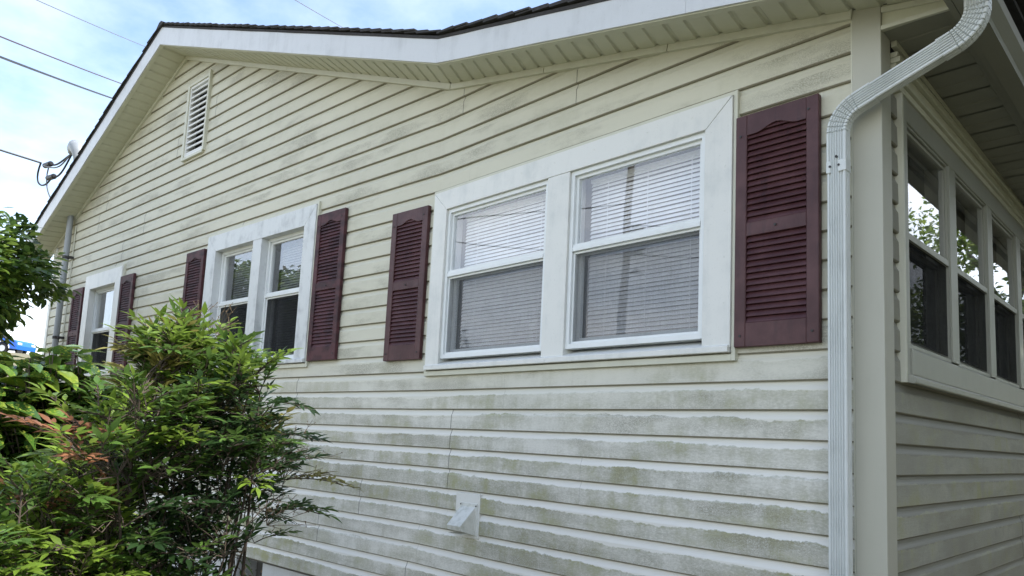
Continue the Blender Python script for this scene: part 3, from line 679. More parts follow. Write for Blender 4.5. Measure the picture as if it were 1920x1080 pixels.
# ---- shutters
def shutter(f, u0, u1, z0, z1, mat, label):
    w = empty('shutter'); w.parent = house; w['label'] = label
    W_ = u1 - u0; st = 0.056; D0, D1 = 0.004, 0.034; H = z1 - z0
    mid = z0 + H * 0.495; mh = 0.062; bot = 0.108; tr = 0.060
    b = MB(f); b.box(u0, u0 + st, D0, D1, z0, z1); b.build('stile', mat, w, 0.003)
    b = MB(f); b.box(u1 - st, u1, D0, D1, z0, z1); b.build('stile', mat, w, 0.003)
    i0, i1 = u0 + st, u1 - st
    b = MB(f); b.box(i0, i1, D0, D1 - .0015, z0, z0 + bot); b.build('bottom_rail', mat, w, 0.002)
    b = MB(f); b.box(i0, i1, D0, D1 - .0015, mid - mh / 2, mid + mh / 2); b.build('middle_rail', mat, w, 0.002)
    # arched top rail
    poly = [(i0, z1), (i1, z1)]; n = 14
    for i in range(n + 1):
        t = 1 - i / n; x = abs(t - .5) * 2
        rise = 0.029 * (1 - (3 * min(1, x / .72) ** 2 - 2 * min(1, x / .72) ** 3))
        poly.append((lerp(i0, i1, t), z1 - tr - 0.040 + rise))
    b = MB(f); b.prism(poly, D0, D1 - .0015); b.build('top_rail', mat, w, 0.0015)
    b = MB(f); b.box(i0 - .002, i1 + .002, D0 - .003, D0 + .003, z0 + .02, z1 - .02); b.build('back_panel', mat, w)
    # louvres share one mesh
    lm = None
    for za, zb in ((z0 + bot, mid - mh / 2), (mid + mh / 2, z1 - tr)):
        n = round((zb - za) / 0.0282); p_ = (zb - za) / n
        for i in range(n):
            z = za + i * p_
            if lm is None:
                b = MB(f); P = [(D0 + .004, p_ * 1.12), (D0 + .010, p_ * 1.16), (D1 - .006, 0.006), (D1 - .004, 0.001), (D1 - .009, -0.001), (D0 + .004, p_ * .5)]
                b.prism([(q[0], q[1] + z) for q in P], i0 + .0005, i1 - .0005, axis='u'); lm = b.build('louver', mat, w, 0.001); zr = z
            else:
                o = bpy.data.objects.new('louver', lm.data); C.objects.link(o); o.parent = w; o.location = (0, 0, z - zr)
    for u, z in ((u0 + .03, z0 + .05), (u1 - .03, z0 + .05), (u0 + .025, z1 - .10), (u1 - .045, z1 - .06), ((u0 + u1) / 2, mid)):
        b = MB(f); b.tube([(u, D1 - .003, z), (u, D1 + .0035, z)], 0.006, 8); b.build('screw', 'screw_dark', w)
    return w
shutter(FR, -0.630, -0.238, 1.552, 2.640, 'shutter_maroon', 'dark maroon louvred shutter next to the white downspout')
shutter(FL, -3.395, -3.000, 1.612, 2.700, 'shutter_maroon', 'maroon louvred shutter left of the wide twin window')
shutter(FL, -4.392, -4.000, 1.650, 2.865, 'shutter_faded', 'faded maroon shutter right of the streaked twin window')
shutter(FL, -6.800, -6.405, 1.650, 2.872, 'shutter_faded', 'faded maroon shutter half hidden behind the bush')
shutter(FL, -10.220, -9.825, 1.630, 2.838, 'shutter_faded', 'narrow-looking maroon shutter by the service pipe')
shutter(FL, -8.555, -8.165, 1.630, 2.830, 'shutter_faded', 'maroon shutter right of the single far window')

# ---- gable vent
gv_ = empty('gable_vent'); gv_.parent = house; gv_['label'] = 'tall white louvred attic vent under the gable peak'
u0, u1, z0, z1 = -7.205, -6.685, 3.965, 4.845
b = MB(FL)
b.box(u0, u0 + .045, -.03, .030, z0, z1); b.box(u1 - .03, u1, -.03, .030, z0 + .02, z1 + .03); b.box(u0 + .045, u1 - .03, -.03, .028, z1 - .03, z1); b.box(u0 + .045, u1 - .03, -.03, .028, z0, z0 + .03); b.build('outer_frame', 'trim_cream', gv_, 0.002)
b = MB(FL); framebars(b, u0 + .046, u1 - .031, z0 + .031, z1 - .031, .028, -.08, .016); b.build('inner_frame', 'trim_white', gv_, 0.002)
n = 12; lm = None
for i in range(n):
    z = lerp(z0 + .06, z1 - .11, i / (n - 1))
    if lm is None:
        b = MB(FL); b.prism([(.006, z), (.014, z + .001), (.014, z + .020), (.008, z + .022), (-.05, z + .056), (-.054, z + .050), (.004, z + .014)], u0 + .075, u1 - .06, axis='u'); lm = b.build('louver', 'trim_white', gv_); zr = z
    else: o = bpy.data.objects.new('louver', lm.data); C.objects.link(o); o.parent = gv_; o.location = (0, 0, z - zr)
room(FL, u0 + .04, u1 - .03, z0 + .02, z1 - .02, gv_, -.075, 0.5)

# ---- dryer vent hood
vh = empty('vent_hood'); vh.parent = house; b = MB(FR); b.box(-2.560, -2.335, -.014, .0035, 0.485, 0.752); b.build('mounting_plate', 'trim_white', vh, 0.001); vh['label'] = 'small grimy white dryer vent hood low on the wall'
u0, u1, z0, z1 = -2.512, -2.350, 0.502, 0.695
b = MB(FR); b.box(u0, u1, -.012, .010, z0, z1); b.build('flange', 'vent_plastic', vh, 0.002)
b = MB(FR); a0, a1 = u0 + .016, u1 - .016
P = [(a0, .010, z1 - .022), (a1, .010, z1 - .022), (a1, .010, z0 + .004), (a0, .010, z0 + .004), (a0 + .002, .122, z0 + .062), (a1 - .002, .122, z0 + .062), (a1 - .002, .112, z0 + .034), (a0 + .002, .112, z0 + .034)]
n = len(b.v); b.v += [FR(*q) for q in P]
for f in ((0, 1, 5, 4), (0, 4, 7, 3), (1, 2, 6, 5), (4, 5, 6, 7)): b.f.append(tuple(n + i for i in f))
hd = b.build('hood', 'vent_plastic', vh)
b = MB(FR)
for i in range(6):
    t = (i + .5) / 6; u = lerp(a0, a1, t); b.box(u - .0015, u + .0015, .02, .112, z0 + .012, z0 + .016)
for i in range(5):
    d = lerp(.022, .108, (i + .5) / 5); zz = lerp(z0 + .010, z0 + .036, (i + .5) / 5); b.box(a0 + .003, a1 - .003, d - .0015, d + .0015, zz, zz + .004)
b.build('grille', 'vent_plastic', vh)
for u, z in ((u1 - .010, z1 - .014), (u0 + .008, z1 - .012)):
    b = MB(FR); b.tube([(u, .009, z), (u, .0135, z)], 0.0045, 8); b.build('screw', 'screw_dark', vh)

# ---- side windows in a row under the eave
sw = empty('window'); sw.parent = house; sw['label'] = 'row of metal-framed porch windows along the side wall'
Y1 = 7.2; zT, zB_ = 2.555, 1.560
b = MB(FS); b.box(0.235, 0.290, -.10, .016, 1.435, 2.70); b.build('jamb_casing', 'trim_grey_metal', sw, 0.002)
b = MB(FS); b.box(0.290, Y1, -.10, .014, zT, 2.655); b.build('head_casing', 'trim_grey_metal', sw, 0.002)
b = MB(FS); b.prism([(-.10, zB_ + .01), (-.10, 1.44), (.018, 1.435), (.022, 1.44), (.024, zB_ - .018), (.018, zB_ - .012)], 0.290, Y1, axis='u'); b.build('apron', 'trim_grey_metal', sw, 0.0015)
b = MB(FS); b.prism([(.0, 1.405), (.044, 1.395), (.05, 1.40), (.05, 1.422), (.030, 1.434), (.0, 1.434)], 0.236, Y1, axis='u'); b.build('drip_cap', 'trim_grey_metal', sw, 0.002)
b = MB(FS); b.box(0.213, 0.233, -.02, .020, 1.40, 2.70); b.build('channel', 'trim_cream', sw, 0.001)
for d1, za, zb in ((.022, 2.657, 2.685), (.036, 2.687, 2.708), (.026, 2.710, 2.750), (.044, 2.752, 2.775), (.034, 2.777, 2.80)):
    b = MB(FS); b.hexa([(0.12, -.02, za), (7.4, -.02, za), (7.4, d1, za), (0.12, d1, za), (0.12, -.02, zb), (7.4, -.02, zb), (7.4, d1, zb), (0.12, d1, zb)]); b.build('frieze_moulding', 'soffit_cream', house, 0.002)
for k in range(8):
    y0 = 0.290 + 0.757 * k; y1 = y0 + 0.640
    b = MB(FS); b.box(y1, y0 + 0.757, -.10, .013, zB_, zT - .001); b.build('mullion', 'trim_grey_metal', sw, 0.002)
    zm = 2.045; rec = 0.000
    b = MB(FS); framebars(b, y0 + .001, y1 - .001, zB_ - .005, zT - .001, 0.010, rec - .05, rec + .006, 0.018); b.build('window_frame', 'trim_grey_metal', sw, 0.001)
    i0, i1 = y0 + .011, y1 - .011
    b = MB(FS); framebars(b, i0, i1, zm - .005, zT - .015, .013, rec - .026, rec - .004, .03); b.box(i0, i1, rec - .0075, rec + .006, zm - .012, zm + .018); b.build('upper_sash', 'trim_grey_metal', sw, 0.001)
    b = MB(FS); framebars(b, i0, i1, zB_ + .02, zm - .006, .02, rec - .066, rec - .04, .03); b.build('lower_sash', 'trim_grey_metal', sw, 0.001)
    b = MB(FS); d = rec - .012; b.quad((i0 + .012, d, zm + .02), (i1 - .012, d, zm + .02), (i1 - .012, d, zT - .027), (i0 + .012, d, zT - .027)); b.build('pane', 'window_glass', sw)
    b = MB(FS); d = rec - .052; b.quad((i0 + .018, d, zB_ + .045), (i1 - .018, d, zB_ + .045), (i1 - .018, d, zm - .02), (i0 + .018, d, zm - .02)); b.build('pane', 'window_glass', sw)
    b = MB(FS); d = rec - .006; b.quad((i0 + .002, d, zB_ + .026), (i1 - .002, d, zB_ + .026), (i1 - .002, d, zm - .013), (i0 + .002, d, zm - .013)); b.build('screen', 'screen_mesh_dark', sw)
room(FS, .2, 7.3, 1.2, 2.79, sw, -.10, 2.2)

# ---- service mast with weatherhead, and cables
sm = empty('service_mast', FL(-10.55, 0.06, -ZB)); tag(sm, 'galvanised electrical service pipe with weatherhead on the left of the gable', 'service mast')
bpy.context.view_layer.update()
b = MB(FL); mu, md = -10.52, 0.075
b.tube([(mu, md, -ZB + .02), (mu, md, 2.0), (mu, md, 4.72)], 0.038, 14); adopt(b.build('pipe', 'galvanised', sm, smooth=False), sm)
for z in (3.32, 2.2):
    b = MB(FL); b.tube([(mu, md, z - .02), (mu, md, z + .02)], 0.045, 12); b.box(mu + .03, mu + .085, .0, md, z - .015, z + .015); adopt(b.build('clamp', 'screw_dark', sm), sm)
b = MB(FL); b.tube([(mu + .055, .01, 0.6), (mu + .055, .012, 3.78)], 0.008, 6); adopt(b.build('ground_wire', 'trim_cream', sm), sm)
b = MB(FL)
b.tube([(mu, md, 4.66), (mu, md, 4.74), (mu - .02, md, 4.82), (mu - .07, md, 4.90), (mu - .15, md, 4.95), (mu - .24, md, 4.93), (mu - .29, md, 4.88)], [.048, .055, .075, .095, .10, .085, .05], 14); adopt(b.build('weatherhead', 'galvanised', sm, smooth=True), sm)
H0 = (mu - .27, md, 4.88)
splA = (-11.55, .15, 4.86); splB = (-11.40, .13, 4.64)
def cable(name, pts, r, mat, label, cat='cable', group='overhead cables', f=FW, seg=8):
    b = MB(f); b.tube(pts, r, seg); o = b.build(name, mat); tag(o, label, cat, group); return o
def bez(a, b_, c, d, n=12):
    out = []
    for i in range(n + 1):
        t = i / n; out.append(tuple((1 - t) ** 3 * a[k] + 3 * (1 - t) ** 2 * t * b_[k] + 3 * (1 - t) * t * t * c[k] + t ** 3 * d[k] for k in range(3)))
    return out
loops = [bez((-11.5, .15, 4.86), (-11.75, .15, 4.6), (-11.5, .1, 4.25), (-10.95, .08, 4.12)), bez(H0, (-11.2, .10, 4.84), (-11.3, .1, 4.78), splA), bez(H0, (-10.95, .1, 4.72), (-11.1, .1, 4.55), splB), bez((mu - .22, md, 4.9), (-11.0, .12, 4.80), (-11.0, .12, 4.62), (-11.60, .2, 4.84)), bez((-11.75, .2, 4.92), (-12.1, .2, 4.62), (-11.75, .12, 4.48), splB)]
for i, q in enumerate(loops):
    b = MB(FL); b.tube(q, 0.013 if i not in (0, 3) else 0.010, 8); adopt(b.build('conductor', 'cable_black' if i not in (0, 3) else 'cable_grey', sm), sm)
for q in (splA, splB):
    b = MB(FL); b.tube([(q[0] - .20, q[1], q[2] + .02), (q[0] - .17, q[1], q[2] + .018), (q[0] + .1, q[1], q[2] - .01), (q[0] + .13, q[1], q[2] - .012)], [.022, .04, .04, .022], 10); adopt(b.build('splice_cover', 'cable_black', sm), sm)
# ================================================================== UTILITY POLE across the yard (seen mirrored in the wide window)
PB, PT = Vector((-15.3, -17.6, 0.0)), Vector((-13.75, -16.35, 12.6))
def onpole(t): return PB.lerp(PT, t)
up_ = empty('utility_pole', tuple(PB)); tag(up_, 'leaning wooden utility pole mirrored in the wide twin window', 'utility pole'); bpy.context.view_layer.update()
b = MB(); b.tube([tuple(PB - Vector((0, 0, .3))), tuple(onpole(.5)), tuple(PT)], [.17, .145, .12], 14); adopt(b.build('pole', 'pole_wood', up_), up_)
q = onpole(.70) + Vector((.55, .05, 0))
b = MB(); b.tube([tuple(q + Vector((0, 0, -.45))), tuple(q + Vector((0, 0, -.40))), tuple(q + Vector((0, 0, .38))), tuple(q + Vector((0, 0, .44)))], [.16, .23, .23, .12], 14); adopt(b.build('transformer', 'galvanised', up_), up_)
b = MB(); b.box(q.x - .5, q.x - .15, q.y - .03, q.y + .03, q.z - .2, q.z - .12); b.box(q.x - .5, q.x - .15, q.y - .03, q.y + .03, q.z + .12, q.z + .2); adopt(b.build('bracket', 'galvanised', up_), up_)
for dz in (0.0, -.8, -1.5):
    q2 = onpole(.72) + Vector((.15, 0, dz)); b = MB(); b.tube([tuple(q2), tuple(q2 + Vector((.25, .04, .05))), tuple(q2 + Vector((.6, .1, -.12)))], [.05, .09, .04], 8); adopt(b.build('insulator', 'galvanised', up_), up_)
def sag(a, b_, s_, n=24):
    a, b_ = Vector(a), Vector(b_); return [tuple(a.lerp(b_, i / n) - Vector((0, 0, 4 * s_ * (i / n) * (1 - i / n)))) for i in range(n + 1)]
pA = Vector(FL(-11.80, .2, 4.93))
b = MB(); pts = sag(pA, onpole(.66), .25)
b.tube(pts, 0.016, 6); o = b.build('service_drop', 'cable_grey'); tag(o, 'twisted grey service cable running left from the weatherhead', 'cable', 'overhead cables')
def skyline(p1, d1, p2, d2, r, mat, label, s_=.3):
    a, b_ = pix(p1, d1), pix(p2, d2); v = b_ - a; cable('overhead_cable', sag(a - v * .4, b_ + v * .6, s_), r, mat, label)
skyline((75, 0), 20, (270, 84), 27, 0.010, 'cable_grey', 'thin grey cable highest in the sky left of the peak', .05)
skyline((0, 65), 17, (230, 155), 25, 0.014, 'cable_red', 'reddish cable between the other two left of the roof', .05)
skyline((0, 103), 16, (212, 182), 24, 0.020, 'cable_black', 'thick black cable lowest of three left of the roof', .05)
skyline((555, 0), 22, (650, 55), 27, 0.011, 'cable_grey', 'short thin cable above the right roof slope', .02)
for i, (t, tgt, lab) in enumerate(((.97, (25, -30, 11.5), 'topmost line on the utility pole, mirrored in the window'), (.74, (28, -34, 8.6), 'line below the transformer, mirrored in the window'), (.80, (-45, 2, 11), 'line leaving the pole away from the street, mirrored'), (.66, (26, -36, 7.2), 'lowest line on the pole running to the right, mirrored'))):
    cable('overhead_cable', sag(onpole(t), tgt, .9), 0.022, 'cable_black', lab)

# ================================================================== VEGETATION
def leaf_shape(prof, fold=0.18, droop=0.25):
    """prof: (t, half width) along a midrib of length 1; returns verts (k,3) and faces"""
    V = []; F = []
    for t, w in prof:
        z = -droop * t * t
        if w == 0: V.append((0, t, z))
        else: V += [(-w, t, z + fold * w), (0, t, z), (w, t, z + fold * w)]
    idx = []; i = 0
    for t, w in prof:
        idx.append((i,) if w == 0 else (i, i + 1, i + 2)); i += 1 if w == 0 else 3
    for a, b_ in zip(idx, idx[1:]):
        if len(a) == 1: F += [(a[0], b_[1], b_[0]), (a[0], b_[2], b_[1])]
        elif len(b_) == 1: F += [(a[0], a[1], b_[0]), (a[1], a[2], b_[0])]
        else: F += [(a[0], a[1], b_[1], b_[0]), (a[1], a[2], b_[2], b_[1])]
    return np.array(V, float), F
LANCE = leaf_shape([(0, 0), (.16, .10), (.42, .165), (.72, .10), (1, 0)], .25, .18)
OVAL = leaf_shape([(0, 0), (.15, .11), (.45, .20), (.75, .15), (1, 0)], .22, .30)
BROAD = leaf_shape([(0, 0), (.12, .10), (.35, .21), (.62, .20), (.84, .10), (1, 0)], .25, .32)
BLADE = leaf_shape([(0, 0), (.5, .36), (1, 0)], .2, .2)
def basis(dirv, upv, roll):
    y = np.array(dirv, float); y /= np.linalg.norm(y); x = np.cross(y, upv); n = np.linalg.norm(x)
    x = x / n if n > 1e-5 else np.array([1, 0, 0.]); z = np.cross(x, y); c, s_ = math.cos(roll), math.sin(roll)
    return np.stack([x * c + z * s_, y, -x * s_ + z * c], 1)
class Leaves:
    def __init__(self, shape, mat): self.shape = shape; self.mat = mat; self.items = []
    def add(self, pos, dirv, size, col, roll=0.0, upv=(0, 0, 1)): self.items.append((np.array(pos, float), basis(dirv, np.array(upv, float), roll), size, col))
    def build(self, parent, name, score=None, nparts=300, stuff='foliage'):
        """the leaves that show largest become objects of their own, the rest one mesh"""
        it = self.items; sv, sf = self.shape
        if score: order = sorted(range(len(it)), key=lambda i: -score(it[i]))
        else: order = list(range(len(it)))
        solo = order[:nparts]; rest = order[nparts:]; cache = {}
        inv = parent.matrix_world.inverted()
        for i in solo:
            p_, Bm, s_, col = it[i]; key = tuple(round(c, 3) for c in col)
            if key not in cache:
                me = bpy.data.meshes.new(name); me.from_pydata([tuple(v) for v in sv], [], sf); me.materials.append(M[self.mat])
                at = me.attributes.new('leafcol', 'FLOAT_COLOR', 'POINT')
                at.data.foreach_set('color', np.tile(np.array(list(key) + [1.0], 'f'), len(sv))); me.shade_smooth(); cache[key] = me
            o = bpy.data.objects.new(name, cache[key]); C.objects.link(o); o.parent = parent
            mm = Matrix([[*(Bm[r_] * s_), p_[r_]] for r_ in range(3)] + [[0, 0, 0, 1]]); o.matrix_local = inv @ mm
        if rest:
            nv = len(sv); V = np.zeros((len(rest) * nv, 3)); F = []; Cc = np.ones((len(rest) * nv, 4), 'f')
            for k, i in enumerate(rest):
                p_, Bm, s_, col = it[i]; V[k * nv:(k + 1) * nv] = (sv * s_) @ Bm.T + p_; Cc[k * nv:(k + 1) * nv, :3] = col
                F += [tuple(k * nv + j for j in f) for f in sf]
            me = bpy.data.meshes.new(stuff); me.from_pydata(V.tolist(), [], F); me.materials.append(M[self.mat])
            at = me.attributes.new('leafcol', 'FLOAT_COLOR', 'POINT'); at.data.foreach_set('color', Cc.ravel()); me.shade_smooth()
            o = bpy.data.objects.new(stuff, me); C.objects.link(o); adopt(o, parent); o['kind'] = 'stuff'
def quant(c, q=0.02): return tuple(round(x / q) * q if x > q else round(x, 2) for x in c)
camn = np.array(CAM)
def near(it): return it[2] / np.linalg.norm(it[0] - camn) * (0.35 + abs(np.dot(it[1][:, 2], (camn - it[0]) / np.linalg.norm(camn - it[0]))))
def inframe(q):
    d = Vector(q) - CAM; z_ = d.dot(fv); 
    if z_ < .2: return False
    x = 960 + 45.5 + FPX * d.dot(rv) / z_; y = 540 + 128.25 - FPX * d.dot(uv_) / z_
    return -10 < x < 1930 and -10 < y < 1090
def score_vis(it): return near(it) * (1.0 if inframe(it[0]) else 0.05)

# ---- heavenly-bamboo bush in the foreground
rg = random.Random(11)
nb_c = pix((345, 1000), 3.25); nb_base = Vector((nb_c.x, nb_c.y, 0.0))
nan = empty('nandina_bush', tuple(nb_base)); tag(nan, 'tall feathery bush with green and reddish leaves in front of the wall', 'bush'); bpy.context.view_layer.update()
NL_ = Leaves(LANCE, 'nandina_leaf')
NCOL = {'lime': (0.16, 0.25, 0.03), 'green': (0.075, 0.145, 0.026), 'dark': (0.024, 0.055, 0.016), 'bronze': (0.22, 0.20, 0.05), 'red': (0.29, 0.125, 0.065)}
def pick(kind):
    c = NCOL[kind]; k = rg.choice((0.8, 1.0, 1.2)); return tuple(x * k for x in c)
def frond(p0, dirv, length, kind, stems):
    """a compound leaf: rachis with paired side stalks, three to five leaflets on each"""
    y = Vector(dirv).normalized(); pts = []; q = Vector(p0); d = y.copy(); n = 4 if length < .2 else 6
    for i in range(n + 1):
        pts.append(q.copy()); q = q + d * (length / n); d = (d + Vector((0, 0, -.10))).normalized()
    stems.append((pts, 0.0024))
    side = y.cross(Vector((0, 0, 1))); side = side.normalized() if side.length > .01 else Vector((1, 0, 0))
    for i in range(2 if n > 4 else 1, n + 1):
        t = i / n
        for s_ in ((-1, 1) if i < n else (0,)):
            dd = ((pts[i] - pts[i - 1]).normalized() * (.75 if s_ else 1) + side * s_ * .8 + Vector((0, 0, rg.uniform(-.05, .25)))).normalized()
            L_ = length * (0.42 - 0.22 * t) * rg.uniform(.8, 1.2) if s_ else length * .16
            e = pts[i] + dd * L_; stems.append(([pts[i], pts[i].lerp(e, .5) + Vector((0, 0, .004)), e], 0.0013))
            nl = 1 if n == 4 else (2 if t > .8 else 3)
            s2 = dd.cross(Vector((0, 0, 1))); s2 = s2.normalized() if s2.length > .01 else side
            for j in range(nl):
                w = (j + .6) / nl; base = pts[i].lerp(e, w)
                for sg in (-1, 1):
                    ld = dd * rg.uniform(.5, .9) + s2 * sg * .75 + Vector((0, 0, rg.uniform(-.35, .6)))
                    NL_.add(base, ld, rg.uniform(.036, .060), pick(kind), rg.uniform(-.6, .6))
            NL_.add(e, dd + Vector((0, 0, rg.uniform(-.3, .1))), rg.uniform(.046, .072), pick(kind), rg.uniform(-.5, .5))
# sprays fill the outline the bush has in the photograph; every cane rises from the base and carries several
OUT = [(645, 325, 365), (665, 285, 420), (690, 262, 470), (730, 250, 490), (770, 240, 488), (810, 210, 507), (855, 170, 522), (905, 110, 533), (955, 25, 523), (1005, -70, 492), (1080, -150, 425), (1190, -170, 395)]
def span(y):
    for (ya, l0, r0_), (yb, l1, r1) in zip(OUT, OUT[1:]):
        if ya <= y <= yb:
            t = (y - ya) / (yb - ya); return lerp(l0, l1, t), lerp(r0_, r1, t)
    return OUT[-1][1:]
thin = []; tips_n = []
for i in range(1000):
    y = 645 + (1190 - 645) * rg.random() ** .85; l_, r0_ = span(y); x = rg.uniform(l_, r0_)
    if x > 330 and y > 880 and rg.random() < .35: continue
    dc = 2.62 + max(-.1, (x + 170) / 650) * .75; half = .38 * min(1, (y - 600) / 180)
    tips_n.append((pix((x, y), dc + rg.uniform(-half, half)), x, y))
for x, y in ((215, 790), (185, 770), (150, 800), (205, 830), (120, 830), (175, 850), (60, 930), (100, 900), (40, 960), (140, 880)): tips_n.append((pix((x, y), 2.85), x, y))
cano = []
for i in range(34):
    T_, x, y = tips_n[(i * 17) % len(tips_n)]
    if T_.z < .7: continue
    bx = nb_base + Vector((rg.uniform(-.2, .2), rg.uniform(-.2, .2), 0)) + Vector((T_.x - nb_base.x, T_.y - nb_base.y, 0)) * .25
    cur = bez(tuple(bx), tuple(bx.lerp(T_, .4) + Vector((0, 0, .15))), tuple(bx.lerp(T_, .75) + Vector((0, 0, .10))), tuple(T_), 12); cano.append(cur)
    b = MB(); b.tube(cur, [lerp(.0105, .003, k / 12) for k in range(13)], 7); adopt(b.build('cane', 'cane_bark', nan), nan)
allp = [Vector(q) for cur in cano for q in cur[4:]]
for T_, x, y in tips_n:
    # what grows where: fresh lime growth on top and on the light side, bronze tips upper left, coral tips lower left, older leaves low on the right, darkened to paint in that side's shade
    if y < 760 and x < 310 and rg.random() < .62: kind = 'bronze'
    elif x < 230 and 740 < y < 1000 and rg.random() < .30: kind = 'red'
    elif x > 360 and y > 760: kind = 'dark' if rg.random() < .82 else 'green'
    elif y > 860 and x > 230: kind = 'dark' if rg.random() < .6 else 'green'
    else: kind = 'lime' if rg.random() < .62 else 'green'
    if rg.random() < .06: kind = rg.choice(('green', 'lime', 'bronze'))
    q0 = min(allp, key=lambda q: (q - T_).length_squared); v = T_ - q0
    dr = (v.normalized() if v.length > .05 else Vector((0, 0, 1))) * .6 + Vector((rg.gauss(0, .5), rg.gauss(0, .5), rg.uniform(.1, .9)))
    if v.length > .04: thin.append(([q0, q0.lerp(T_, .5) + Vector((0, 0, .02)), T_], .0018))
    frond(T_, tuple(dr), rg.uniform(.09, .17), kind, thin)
# the sprig that reaches out over the siding to the right
for px_, dist_, kind, L_ in (((505, 905), 3.42, 'bronze', .33), ((490, 820), 3.45, 'dark', .24), ((470, 760), 3.45, 'dark', .24), ((490, 960), 3.4, 'green', .26)):
    frond(pix(px_, dist_), tuple(rv * 1.0 + Vector((0, 0, .22))), L_, kind, thin)
b = MB()
for pts, r_ in thin: b.tube([tuple(q) for q in pts], r_, 4, cap=False)
tag(adopt(b.build('leaf_stalks', 'cane_bark', nan), nan), kind='stuff')
NL_.build(nan, 'leaf', score_vis)
# dried flower panicles
b = MB()
for px_, dist_ in (((545, 850), 3.45), ((530, 900), 3.45), ((360, 610), 3.6), ((400, 625), 3.6), ((500, 985), 3.3)):
    o_ = pix(px_, dist_)
    for i in range(14):
        d = Vector((rg.gauss(0, .5), rg.gauss(0, .5), rg.uniform(-.1, 1))).normalized() + rv * .5; e = o_ + d * rg.uniform(.05, .16); mid_ = o_.lerp(e, .6)
        b.tube([tuple(o_), tuple(mid_), tuple(e)], .0011, 4, cap=False)
        for j in range(4):
            e2_ = mid_.lerp(e, rg.random()) + Vector((rg.uniform(-.02, .02), rg.uniform(-.02, .02), rg.uniform(-.015, .02))); b.tube([tuple(mid_.lerp(e, .5)), tuple(e2_)], .0009, 3, cap=False); b.tube([tuple(e2_), tuple(e2_ + Vector((0, 0, .004)))], .0022, 5)
tag(adopt(b.build('seed_heads', 'dry_leaf', nan), nan), kind='stuff')

# ---- spotted laurel behind it on the left
au_c = pix((60, 900), 4.6); auc = empty('spotted_laurel_bush', (au_c.x, au_c.y, 0)); tag(auc, 'glossy broad-leaved bush with yellow-speckled leaves at lower left', 'bush'); bpy.context.view_layer.update()
AL = Leaves(BROAD, 'aucuba_leaf'); stems = []
ACOL = [(0.10, 0.19, 0.025), (0.06, 0.13, 0.02), (0.04, 0.095, 0.018), (0.16, 0.23, 0.03), (0.025, 0.06, 0.014)]
ra = random.Random(5)
tips = []
for i in range(620):
    # tips over the dome the photograph shows; most on the side that faces the yard
    px_ = ra.uniform(-240, 235); top_ = 662 + max(0, px_ - 150) * 1.1 + 12 * math.sin(px_ * .045); py_ = top_ + 520 * ra.random() ** 1.35
    dist_ = 4.25 + abs(ra.gauss(0, .22)) + max(0, 760 - py_) * .002
    tips.append((pix((px_, py_), dist_), py_))
base = Vector(auc.location)
for T_, py_ in tips:
    if T_.z < .1: T_.z = .1 + ra.random() * .2
    st = base + Vector((ra.uniform(-.4, .4), ra.uniform(-.4, .4), 0)); g = bez(tuple(st), tuple(st.lerp(T_, .4) + Vector((0, 0, .3))), tuple(st.lerp(T_, .8) + Vector((0, 0, .1))), tuple(T_), 8)
    stems.append((g, .007))
    nl = ra.randint(7, 10)
    for j in range(nl):
        t = 1 - .045 * (j // 2) * 2; q = Vector(g[8]).lerp(Vector(g[6]), (1 - t) * 4 if t < 1 else 0)
        a = j * 2.4 + ra.random(); el_ = ra.uniform(-.35, .55)
        col = ACOL[ra.choice((0, 0, 1, 1, 2, 2, 3, 4))]
        AL.add(q, (math.cos(a), math.sin(a), el_), ra.uniform(.11, .19), col, ra.uniform(-.5, .5))
b = MB()
for g, r_ in stems: b.tube(g, [lerp(r_, .003, i / 8) for i in range(9)], 5, cap=False)
adopt(b.build('stems', 'bark', auc), auc); AL.build(auc, 'leaf', score_vis)

# ---- broadleaf tree at the left edge
tr_c = pix((-128, 494), 9.6); tree = empty('evergreen_tree', (tr_c.x, tr_c.y, 0)); tag(tree, 'small glossy-leaved evergreen tree cut off by the left edge', 'tree'); bpy.context.view_layer.update()
TL = Leaves(OVAL, 'tree_leaf'); rt = random.Random(21)
TCOL = [(0.13, 0.21, 0.03), (0.09, 0.16, 0.025), (0.05, 0.105, 0.018), (0.20, 0.28, 0.04), (0.03, 0.065, 0.014)]
b = MB(); tb = Vector((tr_c.x, tr_c.y, -.1)); cc = Vector(tr_c)
b.tube([tuple(tb), tuple(tb + Vector((.05, .03, .9))), tuple(cc + Vector((0, 0, -.5)))], [.09, .075, .05], 10)
twigs = []
for i in range(680):
    while True:
        d = Vector((rt.uniform(-1, 1), rt.uniform(-1, 1), rt.uniform(-1, 1)))
        if .25 < d.length < 1: break
    lump = 1 + .16 * math.sin(d.x * 5 + d.z * 4) + .12 * math.sin(d.z * 9 + d.y * 3)
    d = d.normalized() * (d.length ** .5); q = cc + Vector((d.x * .95, d.y * .95, d.z * .66)) * lump
    twigs.append(q)
    st = cc + Vector((0, 0, -.45)) + (q - cc) * .15
    if i % 7 == 0: b.tube([tuple(st), tuple(st.lerp(q, .5) + Vector((.05, .03, .10))), tuple(q)], [.016, .008, .003], 5, cap=False)
    n = rt.randint(11, 17); od = (q - cc).normalized()
    for j in range(n):
        a = rt.uniform(0, 6.28); dirv = Vector((math.cos(a), math.sin(a), rt.uniform(-.5, .6))) * .8 + od * .7
        TL.add(q + Vector((rt.gauss(0, .06), rt.gauss(0, .06), rt.gauss(0, .05))), dirv, rt.uniform(.09, .14), TCOL[rt.choice((0, 0, 1, 1, 2, 2, 3, 4))], rt.uniform(-.7, .7))
adopt(b.build('trunk', 'bark', tree), tree); TL.build(tree, 'leaf', score_vis)

